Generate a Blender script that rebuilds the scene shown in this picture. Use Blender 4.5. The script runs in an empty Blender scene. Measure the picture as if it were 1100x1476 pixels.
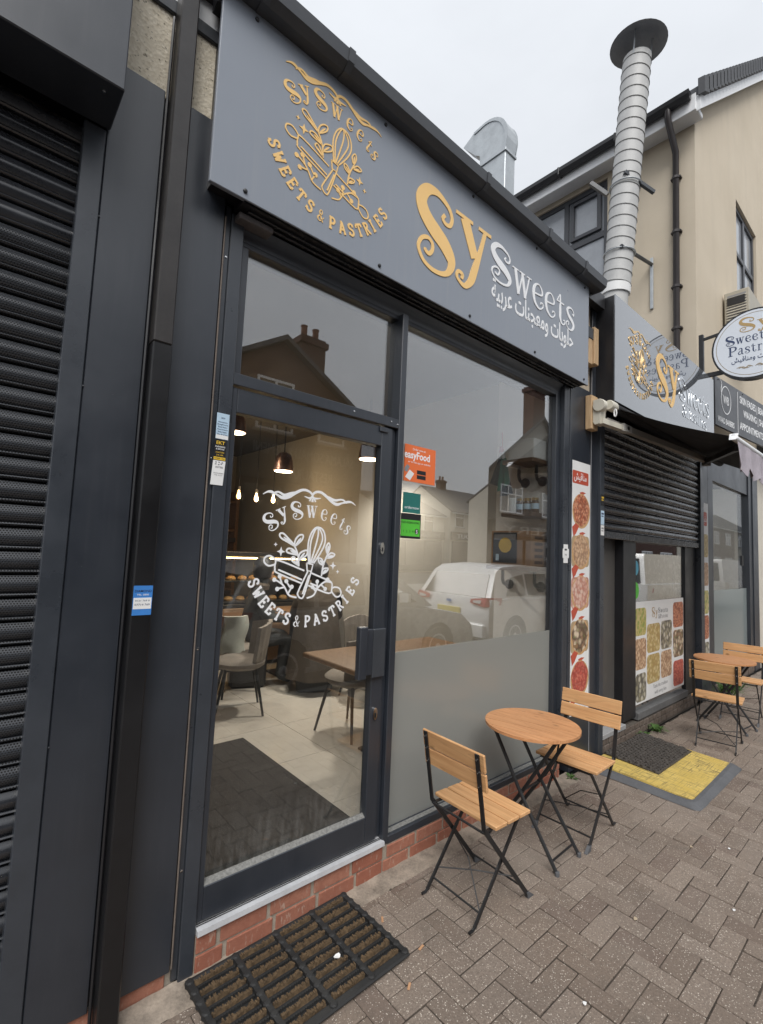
import bpy, bmesh, math, random
from mathutils import Vector, Matrix
random.seed(7)
R = math.radians
scene = bpy.context.scene
COL = scene.collection

# ------------------------------------------------------------------ camera
cam = bpy.data.cameras.new('camera')
cam.sensor_fit = 'HORIZONTAL'; cam.sensor_width = 36.0
cam.lens = 689.286 / 1100 * 36.0
cam.clip_start = 0.02; cam.clip_end = 600
camo = bpy.data.objects.new('camera', cam); COL.objects.link(camo)
def cam_matrix(yaw, pitch, roll, loc):
    f = Vector((math.sin(yaw)*math.cos(pitch), math.cos(yaw)*math.cos(pitch), math.sin(pitch)))
    r = Vector((math.cos(yaw), -math.sin(yaw), 0)); u = r.cross(f)
    r2 = r*math.cos(roll) + u*math.sin(roll); u2 = u*math.cos(roll) - r*math.sin(roll)
    m = Matrix((r2, u2, -f)).transposed().to_4x4(); m.translation = loc
    return m
camo.matrix_world = cam_matrix(R(40.8425), R(4.5428), R(2.4888), Vector((0, 0, 1.70)))
scene.camera = camo
scene.render.resolution_x = 763; scene.render.resolution_y = 1024

# ------------------------------------------------------------------ sky, sun, exposure
SUN_EL, SUN_AZ = R(50), R(220)
world = bpy.data.worlds.new('World'); scene.world = world; world.use_nodes = True
nt = world.node_tree; nt.nodes.clear()
def wn(t): return nt.nodes.new(t)
out = wn('ShaderNodeOutputWorld'); bg = wn('ShaderNodeBackground')
sky = wn('ShaderNodeTexSky'); sky.sky_type = 'NISHITA'; sky.sun_disc = False
sky.sun_elevation = SUN_EL; sky.sun_rotation = SUN_AZ; sky.air_density = 1.0; sky.dust_density = 4.0
tc = wn('ShaderNodeTexCoord'); sep = wn('ShaderNodeSeparateXYZ')
ramp = wn('ShaderNodeValToRGB')
ramp.color_ramp.elements[0].position = 0.0; ramp.color_ramp.elements[0].color = (0.425, 0.440, 0.465, 1)
ramp.color_ramp.elements[1].position = 1.0; ramp.color_ramp.elements[1].color = (0.57, 0.59, 0.615, 1)
noi = wn('ShaderNodeTexNoise'); noi.inputs['Scale'].default_value = 2.2; noi.inputs['Detail'].default_value = 5; noi.inputs['Roughness'].default_value = 0.55
nm = wn('ShaderNodeMapRange'); nm.inputs['From Min'].default_value = 0.3; nm.inputs['From Max'].default_value = 0.7
nm.inputs['To Min'].default_value = 9.3; nm.inputs['To Max'].default_value = 10.5
cl = wn('ShaderNodeMix'); cl.data_type = 'RGBA'; cl.blend_type = 'MULTIPLY'; cl.inputs['Factor'].default_value = 1.0
mx = wn('ShaderNodeMix'); mx.data_type = 'RGBA'; mx.inputs['Factor'].default_value = 0.9
mp = wn('ShaderNodeMapping'); mp.inputs['Scale'].default_value = (1, 1, 2.5)
L = nt.links.new
L(tc.outputs['Generated'], sep.inputs[0]); L(sep.outputs['Z'], ramp.inputs['Fac'])
L(tc.outputs['Generated'], mp.inputs['Vector']); L(mp.outputs['Vector'], noi.inputs['Vector']); L(noi.outputs['Fac'], nm.inputs['Value'])
L(ramp.outputs['Color'], cl.inputs['A']); L(nm.outputs['Result'], cl.inputs['B'])
L(sky.outputs['Color'], mx.inputs['A']); L(cl.outputs['Result'], mx.inputs['B'])
L(mx.outputs['Result'], bg.inputs['Color']); bg.inputs['Strength'].default_value = 0.10
L(bg.outputs[0], out.inputs['Surface'])

sl = bpy.data.lights.new('sun', 'SUN'); sl.energy = 1.5; sl.angle = R(38); sl.color = (1.0, 0.982, 0.96)
so = bpy.data.objects.new('sun', sl); COL.objects.link(so)
sd = Vector((math.sin(SUN_AZ)*math.cos(SUN_EL), math.cos(SUN_AZ)*math.cos(SUN_EL), math.sin(SUN_EL)))
so.rotation_euler = sd.to_track_quat('Z', 'Y').to_euler(); so.location = (0, -5, 12)

scene.view_settings.view_transform = 'Standard'; scene.view_settings.look = 'None'
scene.view_settings.exposure = 0.80; scene.view_settings.gamma = 1.0
scene.view_settings.use_curve_mapping = False
scene.render.engine = 'CYCLES'
scene.cycles.use_denoising = True
scene.cycles.max_bounces = 10; scene.cycles.transparent_max_bounces = 16
scene.cycles.sample_clamp_indirect = 6.0; scene.cycles.caustics_reflective = False; scene.cycles.caustics_refractive = False

# ------------------------------------------------------------------ materials
MATS = {}
class NT:
    def __init__(s, name):
        s.m = bpy.data.materials.new(name); s.m.use_nodes = True; s.t = s.m.node_tree; s.t.nodes.clear()
        s.out = s.n('ShaderNodeOutputMaterial')
    def n(s, t, **kw):
        x = s.t.nodes.new(t)
        for k, v in kw.items(): setattr(x, k, v)
        return x
    def l(s, a, b): s.t.links.new(a, b)
    def coord(s, kind='Position'):
        if kind == 'Position':
            return s.n('ShaderNodeNewGeometry').outputs['Position']
        return s.n('ShaderNodeTexCoord').outputs[kind]
    def map(s, v, scale=(1, 1, 1), off=None):
        m = s.n('ShaderNodeMapping'); m.inputs['Scale'].default_value = scale
        s.l(v, m.inputs['Vector'])
        if off is not None: s.l(off, m.inputs['Location'])
        return m.outputs[0]
    def noise(s, v, scale, detail=4, rough=0.55):
        x = s.n('ShaderNodeTexNoise'); x.inputs['Scale'].default_value = scale; x.inputs['Detail'].default_value = detail
        x.inputs['Roughness'].default_value = rough; s.l(v, x.inputs['Vector']); return x.outputs['Fac']
    def voro(s, v, scale, feature='F1', out='Distance'):
        x = s.n('ShaderNodeTexVoronoi', feature=feature); x.inputs['Scale'].default_value = scale
        s.l(v, x.inputs['Vector']); return x.outputs[out]
    def rng(s, v, a, b, c, d):
        x = s.n('ShaderNodeMapRange'); s.l(v, x.inputs['Value'])
        for k, q in zip(('From Min', 'From Max', 'To Min', 'To Max'), (a, b, c, d)): x.inputs[k].default_value = q
        return x.outputs[0]
    def mix(s, f, a, b, blend='MIX'):
        x = s.n('ShaderNodeMix', data_type='RGBA', blend_type=blend)
        for sock, v in (('Factor', f), ('A', a), ('B', b)):
            if isinstance(v, (int, float)): x.inputs[sock].default_value = v
            elif isinstance(v, tuple): x.inputs[sock].default_value = (*v[:3], 1)
            else: s.l(v, x.inputs[sock])
        return x.outputs['Result']
    def math(s, op, a, b=0.0):
        x = s.n('ShaderNodeMath', operation=op)
        for i, v in enumerate((a, b)):
            if isinstance(v, (int, float)): x.inputs[i].default_value = v
            else: s.l(v, x.inputs[i])
        return x.outputs[0]
    def bump(s, h, strength=0.3, dist=0.01):
        x = s.n('ShaderNodeBump'); x.inputs['Strength'].default_value = strength; x.inputs['Distance'].default_value = dist
        s.l(h, x.inputs['Height']); return x.outputs[0]
    def bsdf(s, col, rough=0.5, metal=0.0, normal=None, spec=0.5, coat=0.0, emit=None, estr=0.0):
        b = s.n('ShaderNodeBsdfPrincipled')
        for k, v in (('Base Color', col), ('Roughness', rough), ('Metallic', metal)):
            if isinstance(v, tuple): b.inputs[k].default_value = (*v[:3], 1)
            elif isinstance(v, (int, float)): b.inputs[k].default_value = v
            else: s.l(v, b.inputs[k])
        b.inputs['Specular IOR Level'].default_value = spec
        b.inputs['Coat Weight'].default_value = coat; b.inputs['Coat Roughness'].default_value = 0.08
        if normal is not None: s.l(normal, b.inputs['Normal'])
        if emit: b.inputs['Emission Color'].default_value = (*emit, 1); b.inputs['Emission Strength'].default_value = estr
        s.l(b.outputs[0], s.out.inputs['Surface']); return b

def flat(name, col, rough=0.5, metal=0.0, var=0.12, vs=6.0, bump=0.0, bs=120.0, spec=0.5, coat=0.0, rvar=0.08, space='Position'):
    """painted / plain surface with slight uneven tone, roughness and fine relief"""
    if name in MATS: return MATS[name]
    t = NT(name); p = t.coord(space)
    n1 = t.noise(p, vs, 5, 0.6); n2 = t.noise(p, vs*9, 3)
    k = t.math('ADD', t.math('MULTIPLY', n1, 0.7), t.math('MULTIPLY', n2, 0.3))
    c = t.mix(t.rng(k, 0.3, 0.7, 0, 1), tuple(x*(1-var) for x in col), tuple(min(1, x*(1+var)) for x in col))
    r = t.rng(n1, 0.3, 0.7, max(0.02, rough-rvar), min(1, rough+rvar))
    nn = t.bump(t.noise(p, bs, 3), bump, 0.004) if bump else None
    t.bsdf(c, r, metal, nn, spec, coat)
    MATS[name] = t.m; return t.m

def emis(name, col, s):
    if name in MATS: return MATS[name]
    t = NT(name); t.bsdf((0.8, 0.8, 0.8), 0.5, emit=col, estr=s); MATS[name] = t.m; return t.m

def m_paint():
    # anthracite powder coat with dust specks and faint streaks
    t = NT('anthracite_paint'); p = t.coord()
    n = t.noise(p, 3.0, 6, 0.65); st = t.noise(t.map(p, (18, 18, 1.2)), 2.0, 4)
    sp = t.voro(p, 55.0); spm = t.rng(sp, 0.0, 0.09, 1, 0)
    c = t.mix(t.rng(n, 0.3, 0.7, 0, 1), (0.020, 0.0245, 0.033), (0.028, 0.0335, 0.044))
    c = t.mix(t.math('MULTIPLY', t.rng(st, 0.52, 0.75, 0, 1), 0.07), c, (0.12, 0.12, 0.13))
    c = t.mix(t.math('MULTIPLY', spm, t.rng(t.noise(p, 9.0, 2), 0.55, 0.7, 0, 0.5)), c, (0.32, 0.31, 0.29))
    r = t.rng(n, 0.3, 0.7, 0.30, 0.42)
    t.bsdf(c, r, 0, t.bump(t.noise(p, 700, 2), 0.05, 0.002), 0.85)
    MATS['paint'] = t.m
m_paint()
def m_panel():
    t = NT('sign_panel_grey'); p = t.coord()
    n = t.noise(p, 1.6, 5, 0.6)
    c = t.mix(t.rng(n, 0.3, 0.7, 0, 1), (0.232, 0.258, 0.302), (0.250, 0.277, 0.322))
    st = t.noise(t.map(p, (30, 30, 1.0)), 1.5, 4)
    c = t.mix(t.math('MULTIPLY', t.rng(st, 0.52, 0.75, 0, 1), 0.16), c, (0.34, 0.34, 0.34))
    t.bsdf(c, t.rng(n, 0.3, 0.7, 0.27, 0.36), 0, t.bump(t.noise(p, 2.5, 2), 0.05, 0.02), 0.6)
    MATS['panel'] = t.m
m_panel()
def m_acrylic():
    t = NT('gloss_grey_acrylic'); p = t.coord(); n = t.noise(p, 2, 4)
    c = t.mix(t.rng(n, .3, .7, 0, 1), (0.14, 0.152, 0.168), (0.155, 0.167, 0.185))
    b = t.bsdf(c, 0.03, 0, t.bump(t.noise(p, 1.5, 1), 0.006, 0.02), 0.9, coat=1.0); b.inputs['Coat IOR'].default_value = 2.0; b.inputs['Coat Roughness'].default_value = 0.02; MATS['acrylic'] = t.m
m_acrylic()
def m_brick():
    t = NT('red_brick'); p = t.coord()
    oi = t.n('ShaderNodeObjectInfo').outputs['Random']
    n = t.noise(p, 30, 5, 0.65); big = t.noise(p, 5, 4, 0.6)
    c = t.mix(oi, (0.33, 0.125, 0.080), (0.43, 0.20, 0.135))
    c = t.mix(t.rng(n, 0.35, 0.7, 0, 0.6), c, (0.25, 0.09, 0.06))
    fl = t.noise(t.map(p, (70, 70, 25)), 1.0, 4, 0.6)
    c = t.mix(t.math('MULTIPLY', t.rng(fl, 0.58, 0.72, 0, 0.75), t.rng(big, 0.35, 0.6, 0.15, 1)), c, (0.52, 0.40, 0.32))
    t.bsdf(c, 0.85, 0, t.bump(t.noise(p, 160, 4), 0.5, 0.004), 0.3); MATS['brick'] = t.m
m_brick()
def m_dirtybrick():
    t = NT('dark_paved_brick'); p = t.coord(); oi = t.n('ShaderNodeObjectInfo').outputs['Random']
    n = t.noise(p, 22, 5, 0.65)
    c = t.mix(oi, (0.10, 0.075, 0.06), (0.15, 0.115, 0.095))
    c = t.mix(t.rng(n, 0.4, 0.7, 0, 0.6), c, (0.22, 0.19, 0.16))
    t.bsdf(c, 0.8, 0, t.bump(t.noise(p, 160, 4), 0.5, 0.004), 0.3); MATS['dbrick'] = t.m
m_dirtybrick()
def m_paver():
    t = NT('concrete_paver'); p = t.coord(); oi = t.n('ShaderNodeObjectInfo').outputs['Random']
    isl = t.n('ShaderNodeNewGeometry').outputs['Random Per Island']
    rnd = t.math('FRACT', t.math('ADD', oi, isl))
    c = t.mix(rnd, (0.208, 0.160, 0.125), (0.298, 0.240, 0.194)); c = t.mix(t.rng(t.math('FRACT', t.math('MULTIPLY', rnd, 13.7)), 0.86, 0.94, 0, 0.75), c, (0.165, 0.118, 0.094))
    big = t.noise(p, 1.3, 5, 0.6); c = t.mix(t.rng(big, 0.35, 0.68, 0, 0.45), c, (0.165, 0.138, 0.118))
    fine = t.noise(p, 120, 5, 0.75); c = t.mix(t.rng(fine, 0.44, 0.62, 0, 0.62), c, (0.115, 0.092, 0.076))
    # pale aggregate showing through the worn face
    v = t.voro(p, 115); sp = t.rng(v, 0.16, 0.30, 1, 0)
    gate = t.rng(t.noise(p, 45, 2), 0.42, 0.54, 0, 1); gate2 = t.rng(t.noise(p, 6, 3), 0.3, 0.6, 0.35, 1)
    c = t.mix(t.math('MULTIPLY', t.math('MULTIPLY', sp, gate), gate2), c, (0.72, 0.65, 0.56))
    st_ = t.rng(t.noise(p, 4.2, 6, 0.7), 0.56, 0.72, 0, 0.5); c = t.mix(st_, c, (0.105, 0.088, 0.072)); c = t.mix(t.rng(t.noise(p, 0.9, 4, 0.6), 0.5, 0.7, 0, 0.5), c, (0.30, 0.255, 0.215))
    gum = t.rng(t.voro(t.map(p, (1, 1, 0.01)), 7.0), 0.03, 0.055, 1, 0)
    gg = t.rng(t.noise(p, 3.1, 2), 0.5, 0.55, 0, 0.75)
    c = t.mix(t.math('MULTIPLY', gum, gg), c, (0.40, 0.35, 0.29))
    h = t.math('ADD', fine, t.math('MULTIPLY', t.noise(p, 45, 3), 0.8))
    t.bsdf(c, t.rng(big, .3, .7, 0.62, 0.85), 0, t.bump(h, 0.55, 0.004), 0.35); MATS['paver'] = t.m
m_paver()
def m_pebble():
    t = NT('pebbledash'); p = t.coord()
    v = t.voro(p, 85); cc = t.voro(p, 85, out='Color')
    bw = t.n('ShaderNodeRGBToBW'); t.l(cc, bw.inputs[0])
    c = t.mix(bw.outputs[0], (0.70, 0.62, 0.48), (0.90, 0.82, 0.67))
    c = t.mix(t.rng(t.noise(p, 60, 3), 0.62, 0.7, 0, 0.8), c, (0.12, 0.10, 0.07))
    t.bsdf(c, 0.9, 0, t.bump(v, 0.5, 0.004), 0.2); MATS['pebble'] = t.m
m_pebble()
def m_render():
    t = NT('beige_render'); p = t.coord()
    n = t.noise(p, 0.8, 6, 0.6); st = t.noise(t.map(p, (5, 5, 0.5)), 1.0, 4)
    c = t.mix(t.rng(n, .3, .7, 0, 1), (0.56, 0.485, 0.375), (0.64, 0.56, 0.445))
    c = t.mix(t.math('MULTIPLY', t.rng(st, .5, .75, 0, 1), .12), c, (0.38, 0.34, 0.28))
    t.bsdf(c, 0.9, 0, t.bump(t.noise(p, 90, 4), 0.4, 0.006), 0.2); MATS['render'] = t.m
m_render()
def m_wood(name, a, b, stretch=(38, 3.2, 38), rough=0.45, axis='Object'):
    t = NT(name); p = t.coord(axis); oi = t.n('ShaderNodeObjectInfo').outputs['Random']
    cx = t.n('ShaderNodeCombineXYZ'); off = t.math('MULTIPLY', oi, 37.0)
    for i in range(3): t.l(off, cx.inputs[i])
    q = t.map(p, stretch, cx.outputs[0])
    w = t.noise(q, 1.0, 5, 0.6); ring = t.noise(q, 0.35, 2)
    fr = t.math('FRACT', t.math('MULTIPLY', ring, 9.0))
    c = t.mix(t.rng(w, .3, .7, 0, 1), a, b)
    c = t.mix(t.math('MULTIPLY', t.rng(fr, 0.6, 1.0, 0, 1), 0.35), c, tuple(x*0.55 for x in a))
    kn = t.voro(t.map(p, (9, 5, 9), cx.outputs[0]), 1.0)
    c = t.mix(t.rng(kn, 0.05, 0.13, 0.8, 0), c, tuple(x*0.35 for x in a))
    c = t.mix(t.math('MULTIPLY', oi, 0.6), c, t.mix(0.5, c, tuple(x*0.62 for x in b)))
    t.bsdf(c, rough, 0, t.bump(w, 0.25, 0.002), 0.4); MATS[name] = t.m; return t.m
m_wood('acacia', (0.60, 0.31, 0.135), (0.78, 0.46, 0.22))
m_wood('acacia_top', (0.54, 0.25, 0.11), (0.70, 0.36, 0.17))
m_wood('pine_block', (0.50, 0.33, 0.18), (0.62, 0.44, 0.26), (60, 60, 5), 0.7, 'Position' if False else 'Object')
m_wood('walnut', (0.10, 0.055, 0.03), (0.16, 0.09, 0.05), (4, 40, 40), 0.5)
m_wood('table_oak', (0.22, 0.12, 0.06), (0.33, 0.19, 0.10), (30, 4, 30), 0.4)
def m_glass(name, tint, ior=1.85, gain=2.0, rough=0.0):
    t = NT(name); f = t.n('ShaderNodeFresnel')
    bf = t.n('ShaderNodeNewGeometry').outputs['Backfacing']; t.l(t.rng(bf, 0, 1, ior, 1/ior), f.inputs['IOR'])   # same reflectance on both faces of the pane
    p = t.coord(); smear = t.rng(t.noise(p, 4.0, 4), .3, .75, 0.0, 0.012)
    if name == 'door_glass':   # splash marks low on the glass
        sz = t.n('ShaderNodeSeparateXYZ'); t.l(p, sz.inputs[0]); lo_ = t.rng(sz.outputs['Z'], .33, .62, 1, 0)
        smear = t.math('ADD', smear, t.math('MULTIPLY', lo_, t.rng(t.noise(t.map(p, (40, 40, 9)), 1.0, 5, .65), .42, .75, 0, .10)))
    tr = t.n('ShaderNodeBsdfTransparent'); tr.inputs['Color'].default_value = (*tint, 1)
    gl = t.n('ShaderNodeBsdfGlossy'); gl.inputs['Color'].default_value = (1, 1, 1, 1); gl.inputs['Roughness'].default_value = rough
    df = t.n('ShaderNodeBsdfDiffuse'); df.inputs['Color'].default_value = (0.6, 0.6, 0.58, 1)
    ms = t.n('ShaderNodeMixShader'); m2 = t.n('ShaderNodeMixShader')
    t.l(smear, m2.inputs[0]); t.l(tr.outputs[0], m2.inputs[1]); t.l(df.outputs[0], m2.inputs[2])
    k = t.math('MINIMUM', t.math('MULTIPLY', f.outputs[0], gain), 0.95)
    t.l(k, ms.inputs[0]); t.l(m2.outputs[0], ms.inputs[1]); t.l(gl.outputs[0], ms.inputs[2])
    t.l(ms.outputs[0], t.out.inputs['Surface']); MATS[name] = t.m
m_glass('glass', (0.92, 0.93, 0.925), 1.75, 2.0)
m_glass('door_glass', (0.95, 0.96, 0.955), 1.5, 1.35)
m_glass('barber_glass', (0.94, 0.95, 0.95), 1.35, 0.55)
m_glass('far_glass', (0.35, 0.38, 0.40), 1.9, 2.2)
m_glass('clear_pane', (0.97, 0.98, 0.98), 1.4, .6)
def m_frost(name, col, tr=0.55):
    t = NT(name); p = t.coord(); n = t.noise(p, 2, 3)
    d = t.n('ShaderNodeBsdfDiffuse'); d.inputs['Color'].default_value = (*col, 1)
    s = t.n('ShaderNodeBsdfTranslucent'); s.inputs['Color'].default_value = (*[min(1, c*1.5) for c in col], 1)
    g = t.n('ShaderNodeBsdfGlossy'); g.inputs['Roughness'].default_value = 0.16
    f = t.n('ShaderNodeFresnel'); f.inputs['IOR'].default_value = 1.5
    m1 = t.n('ShaderNodeMixShader'); m1.inputs[0].default_value = tr; m2 = t.n('ShaderNodeMixShader')
    t.l(d.outputs[0], m1.inputs[1]); t.l(s.outputs[0], m1.inputs[2]); t.l(f.outputs[0], m2.inputs[0])
    t.l(m1.outputs[0], m2.inputs[1]); t.l(g.outputs[0], m2.inputs[2]); t.l(m2.outputs[0], t.out.inputs['Surface']); MATS[name] = t.m
m_frost('frost', (0.44, 0.45, 0.425), 0.45); m_frost('frost_blue', (0.42, 0.48, 0.48), 0.4)
def m_perf():
    # punched steel slats: regular rows of round holes on the convex face
    t = NT('punched_shutter_steel'); p = t.coord(); sx = t.n('ShaderNodeSeparateXYZ'); t.l(p, sx.inputs[0])
    pitch = 0.0085
    rz = t.math('DIVIDE', sx.outputs['Z'], pitch*0.8); row = t.math('FLOOR', rz)
    odd = t.math('MULTIPLY', t.math('MODULO', row, 2.0), 0.5)
    ux = t.math('SUBTRACT', t.math('FRACT', t.math('ADD', t.math('DIVIDE', sx.outputs['X'], pitch), odd)), 0.5)
    uz = t.math('SUBTRACT', t.math('FRACT', rz), 0.5)
    d = t.math('SQRT', t.math('ADD', t.math('MULTIPLY', ux, ux), t.math('MULTIPLY', uz, uz)))
    hole = t.rng(d, 0.24, 0.34, 1, 0)
    n = t.noise(p, 5, 4)
    c = t.mix(t.rng(n, .3, .7, 0, 1), (0.025, 0.028, 0.034), (0.035, 0.039, 0.046)); c = t.mix(hole, c, (0.002, 0.002, 0.002))
    r = t.rng(hole, 0, 1, 0.29, 0.9)
    b = t.bsdf(c, r, 0, t.bump(t.math('SUBTRACT', 1.0, hole), 0.6, 0.002), 0.6); MATS['perf'] = t.m
m_perf()
flat('shutter', (0.022, 0.024, 0.029), 0.26, var=0.3, vs=8, spec=0.8)
flat('black_metal', (0.014, 0.014, 0.015), 0.42, var=0.2)
flat('rubber', (0.018, 0.018, 0.018), 0.7, var=0.3, bump=0.3, bs=200)
flat('gutter', (0.055, 0.060, 0.068), 0.42, var=0.15)
flat('black_plastic', (0.016, 0.016, 0.018), 0.35)
flat('pipe_dusty', (0.032, 0.029, 0.028), 0.38, var=0.3, vs=7)
flat('pipe_steel', (0.009, 0.009, 0.010), 0.36, var=0.3, vs=4, spec=0.5)
flat('aluminium', (0.62, 0.63, 0.65), 0.42, 0.25, var=0.12, vs=14)
flat('alu_rail', (0.038, 0.044, 0.054), 0.33, 0.0, var=0.15, spec=0.7)
flat('galvanised', (0.47, 0.50, 0.52), 0.45, 0.45, var=0.18, vs=9)
flat('flue_steel', (0.50, 0.50, 0.49), 0.6, 0.12, var=0.14, vs=7)
flat('cowl_steel', (0.30, 0.31, 0.33), 0.55, 0.4, var=0.2)
flat('chrome', (0.75, 0.75, 0.75), 0.15, 1.0, var=0.05)
flat('white_plastic', (0.80, 0.80, 0.79), 0.4, var=0.05)
flat('upvc_white', (0.78, 0.79, 0.80), 0.4, var=0.06)
flat('cream_plastic', (0.55, 0.52, 0.44), 0.45, var=0.08)
flat('gold', (0.90, 0.58, 0.215), 0.38, 0.0, var=0.04)
flat('white_vinyl', (0.86, 0.87, 0.88), 0.4, var=0.03)
flat('paper', (0.80, 0.80, 0.79), 0.6, var=0.05)
flat('blue_print', (0.05, 0.22, 0.60), 0.45); flat('paleblue_print', (0.50, 0.66, 0.80), 0.5); flat('yellow_print', (0.80, 0.52, 0.05), 0.45)
flat('black_print', (0.012, 0.012, 0.014), 0.45); flat('navy_print', (0.03, 0.05, 0.12), 0.5); flat('grey_print', (0.25, 0.25, 0.26), 0.5)
flat('orange_print', (0.80, 0.17, 0.045), 0.45, var=0.03); flat('green_print', (0.10, 0.55, 0.05), 0.45, var=0.05); flat('teal_print', (0.02, 0.16, 0.14), 0.5)
flat('red_print', (0.52, 0.09, 0.05), 0.5); flat('tan_print', (0.45, 0.33, 0.2), 0.5)
flat('mortar', (0.36, 0.31, 0.25), 0.95, var=0.25, vs=20, bump=0.5, bs=150)
flat('dark_mortar', (0.10, 0.085, 0.07), 0.95, var=0.3, vs=20, bump=0.5, bs=150)
flat('concrete', (0.27, 0.225, 0.18), 0.95, var=0.5, vs=11, bump=1.0, bs=55)
flat('joint_sand', (0.062, 0.049, 0.038), 1.0, var=0.75, vs=3, bump=0.6, bs=220)
flat('asphalt', (0.055, 0.055, 0.057), 0.9, var=0.25, vs=3, bump=0.6, bs=150)
flat('kerb_stone', (0.30, 0.29, 0.27), 0.9, var=0.2, bump=0.4, bs=90)
flat('roof_felt', (0.08, 0.08, 0.085), 0.9, var=0.2)
flat('slate', (0.075, 0.078, 0.085), 0.75, var=0.25, vs=5, bump=0.3, bs=40)
flat('int_wall', (0.40, 0.372, 0.325), 0.8, var=0.08, vs=2); flat('int_white', (0.86, 0.85, 0.83), 0.7, var=0.05)
flat('int_ceiling', (0.06, 0.055, 0.05), 0.8, var=0.15); flat('int_tile', (0.58, 0.53, 0.46), 0.22, var=0.08, vs=1.8)
flat('int_grout', (0.18, 0.165, 0.145), 0.9); flat('int_mat', (0.016, 0.015, 0.014), 0.95, var=0.4, vs=9, bump=0.8, bs=300)
flat('int_dark', (0.025, 0.023, 0.022), 0.5); flat('grey_suede', (0.23, 0.20, 0.17), 0.85, var=0.2, vs=12, bump=0.3, bs=220)
flat('bread', (0.48, 0.26, 0.09), 0.7, var=0.4, vs=40)
flat('card', (0.38, 0.22, 0.11), 0.8, var=0.15); flat('skin', (0.45, 0.27, 0.19), 0.55, var=0.1); flat('hair', (0.012, 0.010, 0.009), 0.5)
flat('coat_brown', (0.075, 0.058, 0.043), 0.85, var=0.25, vs=10, bump=0.4, bs=120); flat('cloth_grey', (0.055, 0.058, 0.060), 0.9, var=0.2, vs=10, bump=0.3, bs=140)
flat('cloth_black', (0.014, 0.014, 0.016), 0.9); flat('flag_black', (0.012, 0.012, 0.012), 0.85); flat('flag_green', (0.015, 0.15, 0.09), 0.85)
flat('flag_white', (0.7, 0.7, 0.68), 0.85); flat('flag_red', (0.45, 0.03, 0.04), 0.85)
flat('awning_cloth', (0.012, 0.012, 0.014), 0.85, var=0.2, bump=0.2, bs=400); flat('valance_cloth', (0.42, 0.38, 0.42), 0.9, var=0.2, vs=5, bump=0.3, bs=120)
flat('car_white', (0.86, 0.86, 0.85), 0.25, coat=0.6, var=0.02); flat('car_grey', (0.50, 0.51, 0.52), 0.28, 0.2, coat=0.6, var=0.03)
flat('tyre', (0.02, 0.02, 0.02), 0.85); flat('lamp_red', (0.45, 0.02, 0.02), 0.15, coat=0.6); flat('lamp_clear', (0.7, 0.7, 0.7), 0.12, coat=0.6)
flat('car_glass', (0.02, 0.022, 0.024), 0.04, spec=0.9, coat=0.8); flat('plate', (0.75, 0.62, 0.12), 0.4)
flat('house_brick', (0.075, 0.035, 0.026), 0.9, var=0.3, vs=8); flat('house_cream', (0.62, 0.58, 0.50), 0.9, var=0.1, vs=2)
flat('shop_dark', (0.030, 0.028, 0.026), 0.6, var=0.2); flat('weed', (0.06, 0.13, 0.025), 0.7, var=0.4, vs=30)
flat('leaf_litter', (0.42, 0.34, 0.24), 0.9, var=0.3, vs=60); flat('tan_litter', (0.50, 0.28, 0.15), 0.9, var=0.2, vs=60)
flat('brush', (0.13, 0.085, 0.045), 0.95, var=0.55, vs=60, bump=1.0, bs=500)
flat('mat_grey', (0.10, 0.103, 0.11), 0.75, var=0.25, bump=0.3); flat('doorleaf_grey', (0.088, 0.082, 0.076), 0.5, var=0.15, vs=3)
flat('step_grey', (0.33, 0.33, 0.33), 0.7, var=0.15)
def m_yellow():
    t = NT('worn_yellow_paint'); p = t.coord()
    st = t.noise(t.map(p, (75, 7, 9)), 1.0, 5, 0.7); n = t.noise(p, 5, 5, 0.7); g = t.noise(t.map(p, (6, 110, 8)), 1.0, 4, 0.7)
    w = t.math('MAXIMUM', t.rng(st, 0.50, 0.60, 0, 0.9), t.rng(g, 0.52, 0.62, 0, 0.9))
    c = t.mix(t.rng(n, .3, .7, 0, 1), (0.56, 0.40, 0.10), (0.68, 0.51, 0.16)); c = t.mix(t.math('MULTIPLY', w, t.rng(n, .35, .6, .2, 1)), c, (0.14, 0.115, 0.06))
    t.bsdf(c, 0.75, 0, t.bump(st, 0.4, 0.003), 0.3); MATS['yellow'] = t.m
m_yellow()
def m_pastry(name, base, bits, scale, back=None):
    # printed food photograph on a poster
    t = NT(name); p = t.coord()
    cc = t.voro(p, scale, out='Color'); d = t.voro(p, scale); bw = t.n('ShaderNodeRGBToBW'); t.l(cc, bw.inputs[0])
    c = base; 
    x = t.mix(t.rng(bw.outputs[0], 0.25, 0.75, 0, 1), base, bits[0]); x = t.mix(t.rng(d, 0.35, 0.7, 0, 0.85), x, bits[1])
    x = t.mix(t.rng(t.noise(p, scale*1.7, 3), 0.55, 0.72, 0, 0.7), x, bits[2 % len(bits)])
    t.bsdf(x, 0.45); MATS[name] = t.m
m_pastry('food_meat', (0.52, 0.15, 0.07), [(0.66, 0.30, 0.17), (0.24, 0.06, 0.03), (0.72, 0.45, 0.3)], 42)
m_pastry('food_chicken', (0.55, 0.34, 0.20), [(0.72, 0.52, 0.34), (0.30, 0.16, 0.09), (0.62, 0.40, 0.25)], 34)
m_pastry('food_ham', (0.62, 0.30, 0.22), [(0.75, 0.55, 0.45), (0.45, 0.18, 0.13), (0.7, 0.6, 0.5)], 26)
m_pastry('food_wrap', (0.30, 0.17, 0.09), [(0.72, 0.58, 0.42), (0.10, 0.06, 0.04), (0.20, 0.30, 0.08)], 22)
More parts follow.
